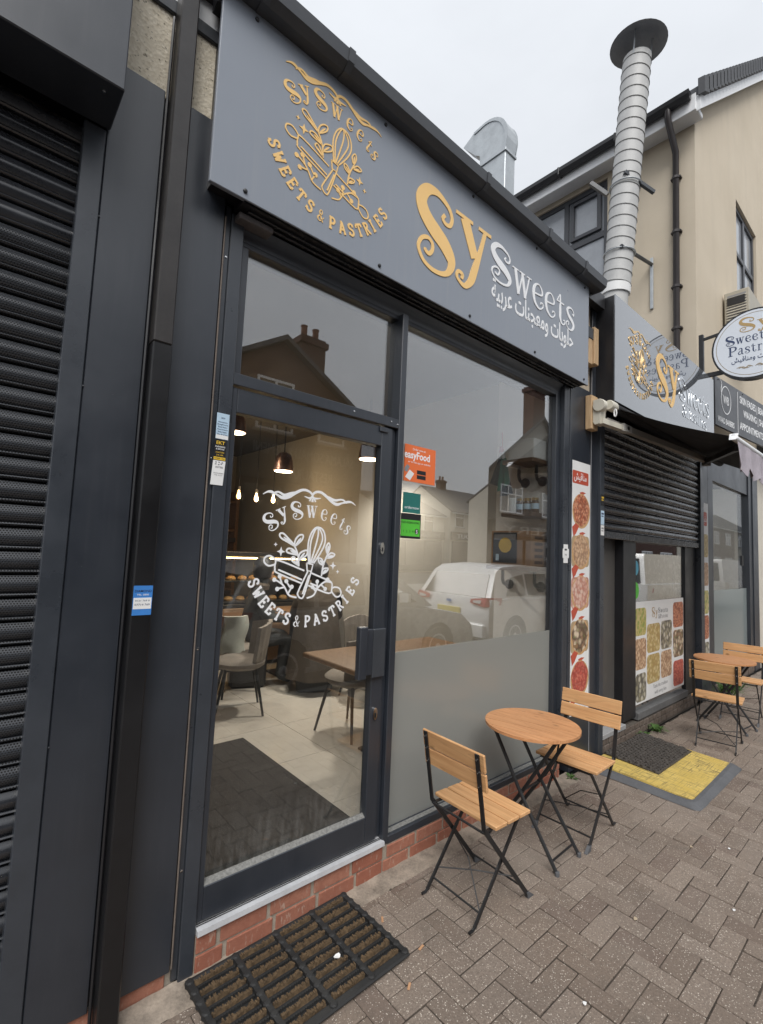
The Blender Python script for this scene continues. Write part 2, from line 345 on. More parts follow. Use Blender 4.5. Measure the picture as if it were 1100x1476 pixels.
m_pastry('food_tomato', (0.55, 0.10, 0.07), [(0.65, 0.18, 0.12), (0.35, 0.05, 0.04), (0.70, 0.40, 0.3)], 38)
m_pastry('food_green', (0.45, 0.38, 0.10), [(0.25, 0.32, 0.06), (0.62, 0.50, 0.22), (0.75, 0.6, 0.3)], 24)
m_pastry('food_baklava', (0.55, 0.40, 0.16), [(0.68, 0.55, 0.30), (0.40, 0.26, 0.09), (0.35, 0.40, 0.12)], 30)
m_pastry('food_nuts', (0.30, 0.27, 0.18), [(0.60, 0.56, 0.46), (0.08, 0.07, 0.06), (0.45, 0.40, 0.22)], 20)

# ------------------------------------------------------------------ mesh helpers
def origin_of(o):
    v = Vector((0, 0, 0))
    while o is not None: v += o.location; o = o.parent
    return v
def tag(o, label=None, cat=None, group=None, kind=None):
    if label: o['label'] = label
    if cat: o['category'] = cat
    if group: o['group'] = group
    if kind: o['kind'] = kind
    return o
def thing(name, label, cat, loc=(0, 0, 0), group=None, rz=0.0):
    o = bpy.data.objects.new(name, None); COL.objects.link(o); o.empty_display_size = 0.1
    o.location = loc; o.rotation_euler = (0, 0, rz)
    return tag(o, label, cat, group)
def structure(name, loc=(0, 0, 0)):
    o = bpy.data.objects.new(name, None); COL.objects.link(o); o.location = loc; o['kind'] = 'structure'; return o
def copy_tree(o, parent=None):
    c = o.copy(); COL.objects.link(c)
    if parent is not None: c.parent = parent
    for ch in o.children: copy_tree(ch, c)
    return c

class MB:
    """collects faces, then becomes ONE mesh object"""
    def __init__(s): s.v = []; s.f = []
    def add(s, vs, fs):
        b = len(s.v); s.v += [Vector(p) for p in vs]; s.f += [tuple(i+b for i in f) for f in fs]; return s
    def box(s, x0, x1, y0, y1, z0, z1):
        return s.add([(x0,y0,z0),(x1,y0,z0),(x1,y1,z0),(x0,y1,z0),(x0,y0,z1),(x1,y0,z1),(x1,y1,z1),(x0,y1,z1)],
                     [(3,2,1,0),(4,5,6,7),(0,1,5,4),(1,2,6,5),(2,3,7,6),(3,0,4,7)])
    def cbox(s, x0, x1, y0, y1, z0, z1, b=0.004):
        b = min(b, (x1-x0)*.45, (y1-y0)*.45, (z1-z0)*.45)
        lo, hi = (x0,y0,z0), (x1,y1,z1); vs = []
        for k in range(8):
            sg = [(k>>i)&1 for i in range(3)]
            for ax in range(3):
                p = []
                for i in range(3):
                    e = hi[i] if sg[i] else lo[i]
                    if i != ax: e += -b if sg[i] else b
                    p.append(e)
                vs.append(tuple(p))
        return s.hull(vs)
    def hull(s, vs):
        bm = bmesh.new()
        for p in vs: bm.verts.new(p)
        r = bmesh.ops.convex_hull(bm, input=bm.verts)
        bmesh.ops.dissolve_limit(bm, angle_limit=0.01, verts=bm.verts, edges=bm.edges)
        bm.verts.index_update(); base = len(s.v)
        s.v += [v.co.copy() for v in bm.verts]; s.f += [tuple(v.index+base for v in f.verts) for f in bm.faces]
        bm.free(); return s
    def prism(s, pts, a, b):
        """closed outline pts (3-D) swept from offset a to offset b (vectors)"""
        n = len(pts); A = [Vector(p)+Vector(a) for p in pts]; B = [Vector(p)+Vector(b) for p in pts]
        return s.add(A+B, [tuple(range(n))[::-1], tuple(range(n, 2*n))] + [(i, (i+1) % n, (i+1) % n+n, i+n) for i in range(n)])
    def tube(s, pts, r, n=8, cap=True):
        pts = [Vector(p) for p in pts]; rs = r if isinstance(r, (list, tuple)) else [r]*len(pts)
        up = None; rings = []
        for i, p in enumerate(pts):
            if i == 0: d = pts[1]-p
            elif i == len(pts)-1: d = p-pts[i-1]
            else: d = (pts[i+1]-p).normalized() + (p-pts[i-1]).normalized()
            d.normalize()
            if up is None: up = Vector((0,0,1)) if abs(d.z) < 0.9 else Vector((1,0,0))
            a = d.cross(up)
            if a.length < 1e-5: a = d.cross(Vector((0,1,0)))
            a.normalize(); b = a.cross(d).normalized(); up = b
            rings.append([p + (a*math.cos(2*math.pi*k/n) + b*math.sin(2*math.pi*k/n))*rs[i] for k in range(n)])
        base = len(s.v)
        for rg in rings: s.v += rg
        for i in range(len(pts)-1):
            for k in range(n):
                q = base+i*n; s.f.append((q+k, q+(k+1) % n, q+n+(k+1) % n, q+n+k))
        if cap:
            s.f.append(tuple(base+k for k in range(n))[::-1]); e = base+(len(pts)-1)*n; s.f.append(tuple(e+k for k in range(n)))
        return s
    def lathe(s, prof, c=(0,0,0), n=20, axis=None):
        """profile [(r, h)] round +z (or the given axis frame)"""
        c = Vector(c); base = len(s.v)
        if axis is None: X, Y, Zv = Vector((1,0,0)), Vector((0,1,0)), Vector((0,0,1))
        else:
            Zv = Vector(axis).normalized(); X = Zv.orthogonal().normalized(); Y = Zv.cross(X)
        for r, h in prof:
            for k in range(n):
                a = 2*math.pi*k/n; s.v.append(c + X*(r*math.cos(a)) + Y*(r*math.sin(a)) + Zv*h)
        for i in range(len(prof)-1):
            for k in range(n):
                q = base+i*n; s.f.append((q+k, q+(k+1) % n, q+n+(k+1) % n, q+n+k))
        if prof[0][0] > 1e-4: s.f.append(tuple(base+k for k in range(n))[::-1])
        if prof[-1][0] > 1e-4: e = base+(len(prof)-1)*n; s.f.append(tuple(e+k for k in range(n)))
        return s
    def grid(s, fn, nu, nv):
        base = len(s.v)
        for i in range(nu+1):
            for j in range(nv+1): s.v.append(Vector(fn(i/nu, j/nv)))
        for i in range(nu):
            for j in range(nv):
                q = base+i*(nv+1)+j; s.f.append((q, q+1, q+nv+2, q+nv+1))
        return s
    def sheet(s, fn, nu, nv, th):
        """a grid with thickness th (vector)"""
        b0 = len(s.v); s.grid(fn, nu, nv); b1 = len(s.v); t = Vector(th)
        s.v += [p+t for p in s.v[b0:b1]]; m = b1-b0
        for f in list(s.f[-nu*nv:]): s.f.append(tuple(i+m for i in f)[::-1])
        row = nv+1; idx = [i for i in range(row)] + [i*row+nv for i in range(1, nu+1)] + [nu*row+j for j in range(nv-1, -1, -1)] + [i*row for i in range(nu-1, 0, -1)]
        for a, b in zip(idx, idx[1:]+idx[:1]): s.f.append((b0+a, b0+b, b0+b+m, b0+a+m))
        return s
    def xf(s, m, start=0):
        for i in range(start, len(s.v)): s.v[i] = m @ s.v[i]
        return s
    def build(s, name, mat, parent=None, smooth=False, local=False, fix=True):
        org = Vector((0,0,0))
        if not local:
            if parent is not None: org = origin_of(parent)
            else:
                xs = [v.x for v in s.v]; ys = [v.y for v in s.v]; zs = [v.z for v in s.v]
                org = Vector(((min(xs)+max(xs))/2, (min(ys)+max(ys))/2, min(zs)))
        me = bpy.data.meshes.new(name); me.from_pydata([tuple(v-org) for v in s.v], [], s.f)
        if fix:
            bm = bmesh.new(); bm.from_mesh(me); bmesh.ops.recalc_face_normals(bm, faces=bm.faces); bm.to_mesh(me); bm.free()
        if smooth:
            me.polygons.foreach_set('use_smooth', [True]*len(me.polygons))
            try: me.set_sharp_from_angle(angle=R(40))
            except Exception: pass
        me.materials.append(MATS[mat] if isinstance(mat, str) else mat); me.update()
        o = bpy.data.objects.new(name, me); COL.objects.link(o)
        if parent is not None: o.parent = parent
        elif not local: o.location = org
        return o
def inst(name, me, parent, loc, rot=(0,0,0), scale=(1,1,1)):
    o = bpy.data.objects.new(name, me); COL.objects.link(o); o.parent = parent
    o.location = loc; o.rotation_euler = rot; o.scale = scale; return o

class Plane:
    """a flat face in the place: origin, right, up; out = right x up"""
    def __init__(s, o, u, v): s.o, s.u, s.v = Vector(o), Vector(u), Vector(v); s.n = s.u.cross(s.v)
    def p(s, a, b, d=0.0): return s.o + s.u*a + s.v*b + s.n*d
def facade(y, x=0, z=0): return Plane((x, y, z), (1,0,0), (0,0,1))

def catmull(P, n=6):
    if len(P) < 3: return P
    Q = [P[0]]+list(P)+[P[-1]]; o = []
    if P[0] == P[-1]: Q = [P[-2]]+list(P)+[P[1]]
    for i in range(1, len(Q)-2):
        a, b, c, d = Q[i-1], Q[i], Q[i+1], Q[i+2]
        for k in range(n):
            t = k/n; o.append(tuple(0.5*((2*b[j])+(-a[j]+c[j])*t+(2*a[j]-5*b[j]+4*c[j]-d[j])*t*t+(-a[j]+3*b[j]-3*c[j]+d[j])*t**3) for j in range(len(b))))
    o.append(tuple(Q[-2])); return o
LAY = [0]
def stroke(mb, pl, pts, w=None, th=0.003, smooth=True, n=5, f=None):
    """a band of varying width along pts [(a, b[, w])] lying on plane pl, th thick; f maps (a, b) first"""
    pts = [(p[0], p[1], (p[2] if len(p) > 2 else 1.0)*(w if w is not None else 1.0)) for p in pts]
    LAY[0] = (LAY[0]+1) % 41; th = th+LAY[0]*0.00003
    if smooth: pts = catmull(pts, n)
    q = [(f((a, b)) if f else (a, b)) for a, b, _ in pts]
    Lv, Rv = [], []
    for i in range(len(q)):
        a = q[max(0, i-1)]; b = q[min(len(q)-1, i+1)]
        dx, dy = b[0]-a[0], b[1]-a[1]; l = math.hypot(dx, dy) or 1e-9
        nx, ny = -dy/l, dx/l; h = max(pts[i][2], 0.0004)/2
        Lv.append((q[i][0]+nx*h, q[i][1]+ny*h)); Rv.append((q[i][0]-nx*h, q[i][1]-ny*h))
    base = len(mb.v)
    for a, b in zip(Lv, Rv):
        mb.v += [pl.p(*a, th), pl.p(*b, th), pl.p(*a, 0), pl.p(*b, 0)]
    for i in range(len(q)-1):
        k = base+4*i
        mb.f += [(k, k+1, k+5, k+4), (k, k+4, k+6, k+2), (k+1, k+3, k+7, k+5)]
    e = base+4*(len(q)-1); mb.f += [(base, base+2, base+3, base+1), (e, e+1, e+3, e+2)]
def blob(mb, pl, pts, th=0.003):
    A = [pl.p(*p, th) for p in pts]; B = [pl.p(*p, 0) for p in pts]; n = len(pts)
    mb.add(A+B, [tuple(range(n))] + [(i, i+n, (i+1) % n+n, (i+1) % n) for i in range(n)])
def disc2(c, r, n=20, sx=1.0, a0=0.0): return [(c[0]+r*sx*math.cos(a0+2*math.pi*k/n), c[1]+r*math.sin(a0+2*math.pi*k/n)) for k in range(n)]
def rrect(x0, x1, y0, y1, r, n=4):
    o = []
    for cx, cy, a in ((x1-r, y1-r, 0), (x0+r, y1-r, 90), (x0+r, y0+r, 180), (x1-r, y0+r, 270)):
        for k in range(n+1): t = R(a+90*k/n); o.append((cx+r*math.cos(t), cy+r*math.sin(t)))
    return o
def text(mb, pl, s, x, z, size, align='CENTER', th=0.002, bold=0.0, wx=1.0, fit=None):
    c = bpy.data.curves.new('t', 'FONT'); c.body = s; c.align_x = align; c.size = 1.0; c.extrude = 0.5; c.offset = bold; c.resolution_u = 3
    o = bpy.data.objects.new('t', c); COL.objects.link(o); bpy.context.view_layer.update()
    dg = bpy.context.evaluated_depsgraph_get(); e = o.evaluated_get(dg); m = e.to_mesh()
    vs = [v.co.copy() for v in m.vertices]; fs = [tuple(p.vertices) for p in m.polygons]; e.to_mesh_clear()
    bpy.data.objects.remove(o); bpy.data.curves.remove(c)
    if fit and vs:   # scale to the given width
        w = max(v.x for v in vs)-min(v.x for v in vs); wx = fit/(w*size)
    mb.add([pl.p(x+v.x*size*wx, z+v.y*size, (v.z+0.5)*th) for v in vs], fs)

AR = {'ا': (0xFE8D, 0xFE8E), 'ب': (0xFE8F, 0xFE90, 0xFE91, 0xFE92), 'ة': (0xFE93, 0xFE94), 'ت': (0xFE95, 0xFE96, 0xFE97, 0xFE98),
      'ج': (0xFE9D, 0xFE9E, 0xFE9F, 0xFEA0), 'ح': (0xFEA1, 0xFEA2, 0xFEA3, 0xFEA4), 'ر': (0xFEAD, 0xFEAE), 'ش': (0xFEB5, 0xFEB6, 0xFEB7, 0xFEB8),
      'ع': (0xFEC9, 0xFECA, 0xFECB, 0xFECC), 'ق': (0xFED5, 0xFED6, 0xFED7, 0xFED8), 'ل': (0xFEDD, 0xFEDE, 0xFEDF, 0xFEE0),
      'م': (0xFEE1, 0xFEE2, 0xFEE3, 0xFEE4), 'ن': (0xFEE5, 0xFEE6, 0xFEE7, 0xFEE8), 'و': (0xFEED, 0xFEEE), 'ي': (0xFEF1, 0xFEF2, 0xFEF3, 0xFEF4)}
def arabic(s):
    o = ''
    for i, ch in enumerate(s):
        if ch not in AR: o += ch; continue
        f = AR[ch]; pr = i > 0 and s[i-1] in AR and len(AR[s[i-1]]) == 4; nx = i+1 < len(s) and s[i+1] in AR and len(f) == 4
        o += chr(f[3] if pr and nx else f[1] if pr else f[2] if nx else f[0])
    return o[::-1]

# curly display letters, drawn as bands of changing width: (x, y, width), x-height / cap height = 1
CURLY = {
 'S': ([[(.46,.79,.05),(.42,.725,.05),(.48,.68,.05),(.565,.70,.055),(.60,.80,.055),(.54,.905,.06),(.43,.965,.07),(.30,1.0,.09),(.155,.975,.13),(.06,.89,.16),(.02,.78,.18),(.065,.665,.20),(.17,.57,.21),(.31,.49,.22),(.46,.41,.21),(.58,.30,.18),(.615,.20,.13),(.555,.08,.08),(.43,.015,.06),(.255,.0,.055),(.10,.045,.05),(.015,.135,.05),(.0,.22,.05),(.055,.315,.05),(.16,.36,.05),(.24,.32,.05),(.245,.24,.05),(.19,.17,.05),(.125,.185,.05),(.115,.215,.04)]], .66),
 'y': ([[(-.02,.985,.05),(.33,.985,.05)],[(.16,.97,.19),(.39,.50,.17)],[(.46,.985,.05),(.74,.985,.05)],[(.60,.97,.07),(.52,.70,.08),(.39,.32,.13),(.32,.14,.12),(.20,.02,.075),(.08,.045,.05),(.03,.10,.05),(.06,.17,.05),(.14,.155,.06),(.13,.09,.05)]], .74),
 'w': ([[(-.03,.98,.05),(.27,.98,.05)],[(.12,.97,.17),(.30,.04,.16)],[(.30,.03,.06),(.50,.93,.07)],[(.34,.98,.05),(.62,.98,.05)],[(.48,.97,.17),(.66,.04,.16)],[(.66,.03,.06),(.86,.96,.06)],[(.74,.98,.05),(.98,.98,.05)]], .98),
 'e': ([[(.12,.55,.07),(.50,.62,.07),(.54,.78,.10),(.42,.96,.07),(.28,1.0,.06),(.11,.86,.13),(.05,.55,.17),(.11,.22,.15),(.30,.03,.09),(.46,.03,.06),(.60,.17,.05),(.58,.30,.05),(.48,.30,.05),(.47,.22,.05)]], .64),
 't': ([[(.22,1.28,.05),(.22,.60,.16),(.22,.26,.16),(.30,.05,.09),(.42,.02,.06),(.53,.12,.05),(.50,.24,.05),(.42,.20,.05)],[(.0,.93,.06),(.46,.93,.06)],[(.20,1.28,.04),(.02,.95,.05)]], .54),
 's': ([[(.40,.78,.05),(.47,.72,.06),(.50,.84,.05),(.40,.97,.06),(.26,1.0,.08),(.10,.92,.12),(.06,.76,.15),(.16,.60,.17),(.36,.46,.18),(.48,.30,.17),(.46,.13,.12),(.32,.0,.07),(.15,.0,.05),(.02,.10,.05),(.0,.24,.05),(.10,.32,.06),(.16,.24,.05),(.12,.17,.05)]], .54),
 'a': ([[(.10,.75,.07),(.18,.95,.07),(.32,1.0,.07),(.44,.88,.14),(.45,.5,.16),(.46,.15,.14),(.56,.0,.06),(.64,.06,.04)],[(.45,.58,.05),(.2,.5,.08),(.05,.26,.14),(.14,.03,.09),(.3,.04,.06),(.44,.22,.05)]], .66),
 'r': ([[(.0,.98,.05),(.22,.98,.05)],[(.16,.98,.15),(.16,.02,.15)],[(.0,.02,.05),(.34,.02,.05)],[(.17,.62,.05),(.3,.93,.06),(.44,.96,.07),(.5,.82,.09)]], .52),
 'i': ([[(.0,.98,.05),(.2,.98,.05)],[(.15,.98,.15),(.15,.02,.15)],[(.0,.02,.05),(.3,.02,.05)],[(.15,1.25,.14),(.15,1.36,.14)]], .34),
 'P': ([[(.0,.98,.06),(.3,.98,.06)],[(.15,.98,.15),(.15,.02,.15)],[(.0,.02,.06),(.32,.02,.06)],[(.17,.97,.06),(.42,.97,.07),(.58,.82,.13),(.56,.62,.13),(.40,.48,.06),(.17,.48,.06)]], .64),
 '&': ([[(.62,.5,.05),(.48,.2,.06),(.28,.0,.07),(.08,.1,.11),(.06,.3,.12),(.25,.5,.08),(.38,.72,.08),(.33,.93,.07),(.2,.97,.07),(.12,.8,.09),(.2,.6,.11),(.45,.2,.13),(.6,.02,.08)]], .68),
}
# slab letters: straight or curved bands of even width, cap height 1
SLAB = {
 'S': ([[(.52,.72),(.52,.96)],[(.52,.82),(.42,.95),(.22,.97),(.08,.84),(.10,.64),(.30,.53),(.48,.42),(.54,.22),(.42,.05),(.22,.03),(.06,.18)],[(.06,.04),(.06,.30)]], .62),
 'W': ([[(-.04,.97),(.24,.97)],[(.08,.97),(.24,.03)],[(.24,.03),(.40,.70)],[(.40,.70),(.56,.03)],[(.56,.03),(.72,.97)],[(.56,.97),(.84,.97)]], .82),
 'E': ([[(.0,.97),(.56,.97)],[(.0,.03),(.58,.03)],[(.12,.97),(.12,.03)],[(.12,.5),(.40,.5)],[(.56,.97),(.56,.74)],[(.58,.03),(.58,.28)],[(.40,.38),(.40,.62)]], .62),
 'T': ([[(.0,.97),(.64,.97)],[(.32,.97),(.32,.03)],[(.16,.03),(.48,.03)],[(.0,.97),(.0,.72)],[(.64,.97),(.64,.72)]], .66),
 'P': ([[(.0,.97),(.34,.97),(.52,.86),(.54,.68),(.40,.50),(.12,.48)],[(.12,.97),(.12,.03)],[(.0,.03),(.28,.03)]], .58),
 'A': ([[(.34,.97),(.06,.03)],[(.34,.97),(.62,.03)],[(.16,.34),(.52,.34)],[(-.04,.03),(.18,.03)],[(.50,.03),(.72,.03)],[(.18,.97),(.36,.97)]], .70),
 'R': ([[(.0,.97),(.34,.97),(.50,.86),(.50,.68),(.36,.54),(.12,.52)],[(.12,.97),(.12,.03)],[(.0,.03),(.26,.03)],[(.30,.52),(.52,.03)],[(.50,.03),(.64,.03)]], .64),
 'I': ([[(.0,.97),(.36,.97)],[(.0,.03),(.36,.03)],[(.18,.97),(.18,.03)]], .38),
 '&': CURLY['&'],
}
def glyph(mb, pl, g, org, h, rot=0.0, th=0.003, w=None, wx=1.0, n=5):
    """one drawn letter with its lower left corner at org, cap height h, turned by rot about its bottom centre"""
    st, adv = g; c, s_ = math.cos(rot), math.sin(rot)
    def f(p):
        a, b = (p[0]-adv/2)*h*wx, p[1]*h
        return (org[0]+adv/2*h*wx*(0 if rot is None else 1)*0 + a*c-b*s_, org[1]+a*s_+b*c)
    for k in st:
        curved = len(k) > 2
        stroke(mb, pl, [(p[0], p[1], (p[2] if len(p) > 2 else 1.0)*((w or 1.0) if len(p) < 3 else h)) for p in k], None, th, curved, n, f)
def word(mb, pl, s, x, z, h, x1=None, caps='SP&', xh=0.66, gap=0.10, th=0.003):
    """curly word from x (to x1 if given); capitals are h tall, other letters xh of it"""
    hs = [h if c in caps else h*xh for c in s]; adv = [CURLY[c][1]*q for c, q in zip(s, hs)]
    tot = sum(adv)+gap*h*(len(s)-1); k = (x1-x)/tot if x1 else 1.0; u = x
    for c, q, a in zip(s, hs, adv):
        glyph(mb, pl, CURLY[c], (u+a*k/2, z - (0.30*q if c == 'y' else 0)), q*(1.3 if c == 'y' else 1), 0, th, None, k/(1.3 if c == 'y' else 1)); u += (a+gap*h)*k

LOGO = {"whisk_outer":[[-0.009,-0.104],[-0.038,0.113],[-0.028,0.261],[0.024,0.391],[0.108,0.465],[0.215,0.439],[0.273,0.329],[0.27,0.2],[0.199,0.057],[0.079,-0.108]],"w1":[[0.011,-0.104],[0.004,0.19],[0.059,0.381],[0.108,0.462]],"w2":[[0.024,-0.104],[0.121,0.245],[0.14,0.397],[0.121,0.462]],"w3":[[0.05,-0.104],[0.208,0.21],[0.215,0.349],[0.144,0.462]],"neck":[[-0.047,-0.104],[0.069,-0.127],[0.046,-0.234],[-0.031,-0.224],[-0.047,-0.104]],"handle":[[-0.018,-0.234],[-0.164,-0.525],[-0.177,-0.596],[-0.119,-0.648],[-0.064,-0.599],[0.043,-0.237]],"h2":[[0.008,-0.295],[-0.093,-0.587]],"pin_top":[[-0.083,-0.224],[-0.533,-0.075],[-0.591,-0.117],[-0.594,-0.208],[-0.549,-0.26],[-0.106,-0.425]],"pin_top2":[[0.034,-0.256],[0.312,-0.354],[0.438,-0.409],[0.457,-0.493],[0.402,-0.587],[0.004,-0.454]],"pin_in":[[-0.539,-0.211],[-0.115,-0.366]],"pin_in2":[[0.04,-0.421],[0.199,-0.476]],"hl":[[-0.578,-0.088],[-0.63,-0.036],[-0.695,-0.007],[-0.766,-0.033],[-0.776,-0.101],[-0.708,-0.153],[-0.63,-0.143],[-0.594,-0.13]],"hr":[[0.461,-0.502],[0.522,-0.489],[0.603,-0.509],[0.645,-0.574],[0.626,-0.632],[0.555,-0.648],[0.493,-0.603],[0.445,-0.544]],"stem1":[[-0.187,-0.159],[-0.212,0.009],[-0.277,0.142],[-0.365,0.235]],"l1":[[-0.277,0.155],[-0.407,0.21],[-0.526,0.268],[-0.549,0.323],[-0.494,0.336],[-0.41,0.274],[-0.277,0.155]],"l2":[[-0.277,0.155],[-0.271,0.252],[-0.206,0.323],[-0.141,0.326],[-0.157,0.252],[-0.277,0.155]],"l3":[[-0.219,0.022],[-0.297,0.028],[-0.41,0.057],[-0.397,0.106],[-0.316,0.103],[-0.219,0.022]],"l4":[[-0.196,-0.062],[-0.174,0.048],[-0.06,0.093],[-0.057,0.019],[-0.196,-0.062]],"l5":[[-0.19,-0.137],[-0.274,-0.101],[-0.326,-0.053],[-0.28,-0.017],[-0.19,-0.137]],"stem2":[[0.241,-0.308],[0.267,-0.13],[0.331,0.022],[0.341,0.061]],"m1":[[0.335,0.054],[0.302,0.151],[0.351,0.223],[0.377,0.158],[0.335,0.054]],"m2":[[0.331,-0.014],[0.402,0.064],[0.48,0.041],[0.428,-0.004],[0.331,-0.014]],"m3":[[0.276,-0.13],[0.189,-0.101],[0.169,-0.027],[0.234,-0.043],[0.276,-0.13]],"m4":[[0.25,-0.269],[0.27,-0.195],[0.36,-0.185],[0.335,-0.237],[0.25,-0.269]],"sp1":[[-0.196,-0.635],[-0.332,-0.596],[-0.4,-0.496],[-0.462,-0.425],[-0.562,-0.37]],"sp1b":[[-0.462,-0.425],[-0.507,-0.318]],"sp1c":[[-0.41,-0.473],[-0.526,-0.493]],"sp1d":[[-0.352,-0.58],[-0.297,-0.48]],"sp1e":[[-0.319,-0.48],[-0.39,-0.389]],"sp2":[[-0.012,-0.651],[0.111,-0.609],[0.182,-0.496],[0.315,-0.402],[0.454,-0.415]],"sp2b":[[0.15,-0.557],[0.085,-0.48]],"sp2c":[[0.169,-0.506],[0.169,-0.402]],"sp2d":[[0.25,-0.438],[0.367,-0.366]],"sp2e":[[0.241,-0.444],[0.322,-0.509]]}
FLOUR = {"a":[[-0.866,0.892,0.2],[-0.798,0.935,0.6],[-0.733,0.944,1],[-0.64,0.912,0.7],[-0.546,0.876,1.2],[-0.436,0.892,1],[-0.319,0.97,1.1],[-0.193,1.032,1],[-0.076,1.022,0.9],[-0.009,0.967,0.8],[-0.051,0.918,0.8],[-0.154,0.935,0.3]],"b":[[-0.717,0.896,0.3],[-0.669,0.938,0.7],[-0.604,0.954,0.7],[-0.507,0.918,1],[-0.387,0.957,1.1],[-0.277,0.996,0.3]],"c":[[0.865,0.886,0.2],[0.784,0.928,0.6],[0.703,0.931,1],[0.58,0.899,0.7],[0.477,0.867,1.2],[0.37,0.899,1],[0.273,0.967,1.1],[0.147,1.032,1],[0.04,1.019,0.9],[-0.009,0.96,0.8],[0.034,0.922,0.8],[0.153,0.935,0.3]],"d":[[0.678,0.902,0.3],[0.616,0.944,0.7],[0.545,0.954,0.7],[0.432,0.931,1],[0.305,0.96,1.1],[0.224,0.993,0.3]],"e":[[-0.005,0.915,0.8],[-0.002,0.86,1]],"f":[[-0.041,0.909,0.5],[-0.057,0.867,0.7]],"g":[[0.024,0.915,0.5],[0.056,0.867,0.7]]}
DOTS = [[-0.507,-0.311],[-0.594,-0.36],[-0.536,-0.499],[-0.29,-0.47],[-0.39,-0.383],[0.085,-0.48],[0.169,-0.396],[0.367,-0.363],[0.328,-0.515]]
STARS = [(-0.51,0.061,.075),(-0.607,0.164,.035),(0.457,-0.14,.068),(0.555,-0.237,.035)]
def bakery_logo(mb, pl, cx, cz, r, th=0.003, lw=0.020, topk=1.0):
    F = lambda p: (cx+p[0]*r, cz+p[1]*r)
    for k, P in LOGO.items(): stroke(mb, pl, [tuple(p) for p in P], lw*r*1.35, th, len(P) > 2 and k != 'neck', 4, F)
    for k in ('l1', 'l2', 'l3', 'l4', 'l5', 'm1', 'm2', 'm3', 'm4'):
        P = LOGO[k]; q = P[len(P)//2]; stroke(mb, pl, [tuple(P[0])+(.4,), ((P[0][0]+q[0])/2, (P[0][1]+q[1])/2, 1.3), tuple((P[0][i]*.25+q[i]*.75) for i in (0, 1))+(.4,)], lw*r*1.3, th, True, 3, F)
    for d in DOTS: blob(mb, pl, disc2(F(d), 0.035*r, 8), th)
    for x, y, q in STARS:
        P = []
        for i in range(8):
            a = i*math.pi/4; rr = q if i % 2 == 0 else q*.36
            P.append(F((x+rr*math.cos(a), y+rr*math.sin(a))))
        blob(mb, pl, P, th)
    FT = lambda p: (cx+p[0]*r*(.96 if topk != 1 else 1), cz+p[1]*r*topk)
    for P in FLOUR.values(): stroke(mb, pl, [tuple(p) for p in P], 0.042*r, th, True, 4, FT)
    # lower lettering on the circle
    for ch, a in zip('SWEETS&PASTRIES', (-156.3,-147.0,-137.6,-128.8,-119.4,-110,-99.4,-89,-79,-69.7,-60.5,-51.4,-43.4,-33.6,-23.2)):
        t = R(a); rr = r*1.09
        glyph(mb, pl, SLAB[ch], (cx+rr*math.cos(t), cz+rr*math.sin(t)), 0.165*r, t+math.pi/2, th, 0.030*r, 0.95)
    # upper lettering, curly
    for ch, a, hh in zip('SySweets', (126,115.5,103.5,91,79.5,70,61,54), (.27,.24,.27,.20,.18,.18,.16,.16)):
        t = R(a); rr = r*1.213*0.905; c0 = (cx+.02*r, cz-0.495*r*topk)
        g = CURLY[ch]; glyph(mb, pl, g, (c0[0]+rr*math.cos(t), c0[1]+rr*math.sin(t)*topk), hh*r, t-math.pi/2, th, None, 1.0)

# ------------------------------------------------------------------ ground, road, pavement
g = MB().box(-150, 260, -260, 200, -0.60, -0.135).build('ground', 'asphalt'); tag(g, kind='structure')
rd = MB().box(-120, 250, -9.0, -1.02, -0.134, -0.120).build('road', 'asphalt'); tag(rd, kind='structure')
mk = MB()
for i in range(-10, 40): mk.box(i*6.0, i*6.0+3.0, -5.08, -4.96, -0.119, -0.115)
tag(mk.build('road_marking', 'white_plastic'), kind='structure')
PAVE = structure('pavement', (0, 0, 0))
MB().box(-40, 90, -0.88, 1.93, -0.134, -0.0058).build('bedding', 'joint_sand', PAVE)
for i in range(-12, 60):
    MB().cbox(i*0.92+0.004, i*0.92+0.916, -1.015, -0.885, -0.13, 0.0, 0.012).build('kerb_stone', 'kerb_stone', PAVE)
far_pave = MB().box(-120, 250, -14, -9.05, -0.134, 0.0).build('far_pavement', 'kerb_stone'); tag(far_pave, kind='structure')

# herringbone block paving: 200 x 100 mm blocks
PW = 0.1
def paver_mesh(h):
    m = MB(); L2, W2 = PW-0.0021, PW/2-0.0021
    m.cbox(-L2, L2, -W2, W2, -0.03, 0.0, 0.0034)
    return m
pm = paver_mesh(0); bm_ = bpy.data.meshes.new('paver'); bm_.from_pydata([tuple(v) for v in pm.v], [], pm.f); bm_.materials.append(MATS['paver'])
X0, Y0 = 0.06, 0.013
YC = 1.845       # pavers stop here in front of the shop, at a mortar haunch
cand = []
rr = random.Random(3)
fwd = Vector((math.sin(R(40.84)), math.cos(R(40.84))))
for i in range(-30, 300):
    for j in range(-9, 20):
        k = (i-j) % 4
        if k == 0: c = (X0+(i+1)*PW, Y0+(j+.5)*PW, 0.0, PW, PW/2)
        elif k == 3: c = (X0+(i+.5)*PW, Y0+(j+1)*PW, math.pi/2, PW/2, PW)
        else: continue
        lim = YC if c[0] < 3.72 else 1.925
        if c[1]-c[4] > lim-0.02 or c[1]-c[4] < -0.88: continue
        cand.append(c)
def seen(c):
    q = camo.matrix_world.inverted() @ Vector((c[0], c[1], 0)); d = -q.z
    if d < 0.1: return -1
    u, v = q.x/d*689.3, q.y/d*689.3
    if abs(u) > 640 or v < -790: return -1
    return 1.0/(d*d)
cand.sort(key=lambda c: -seen(c))
rest = MB()
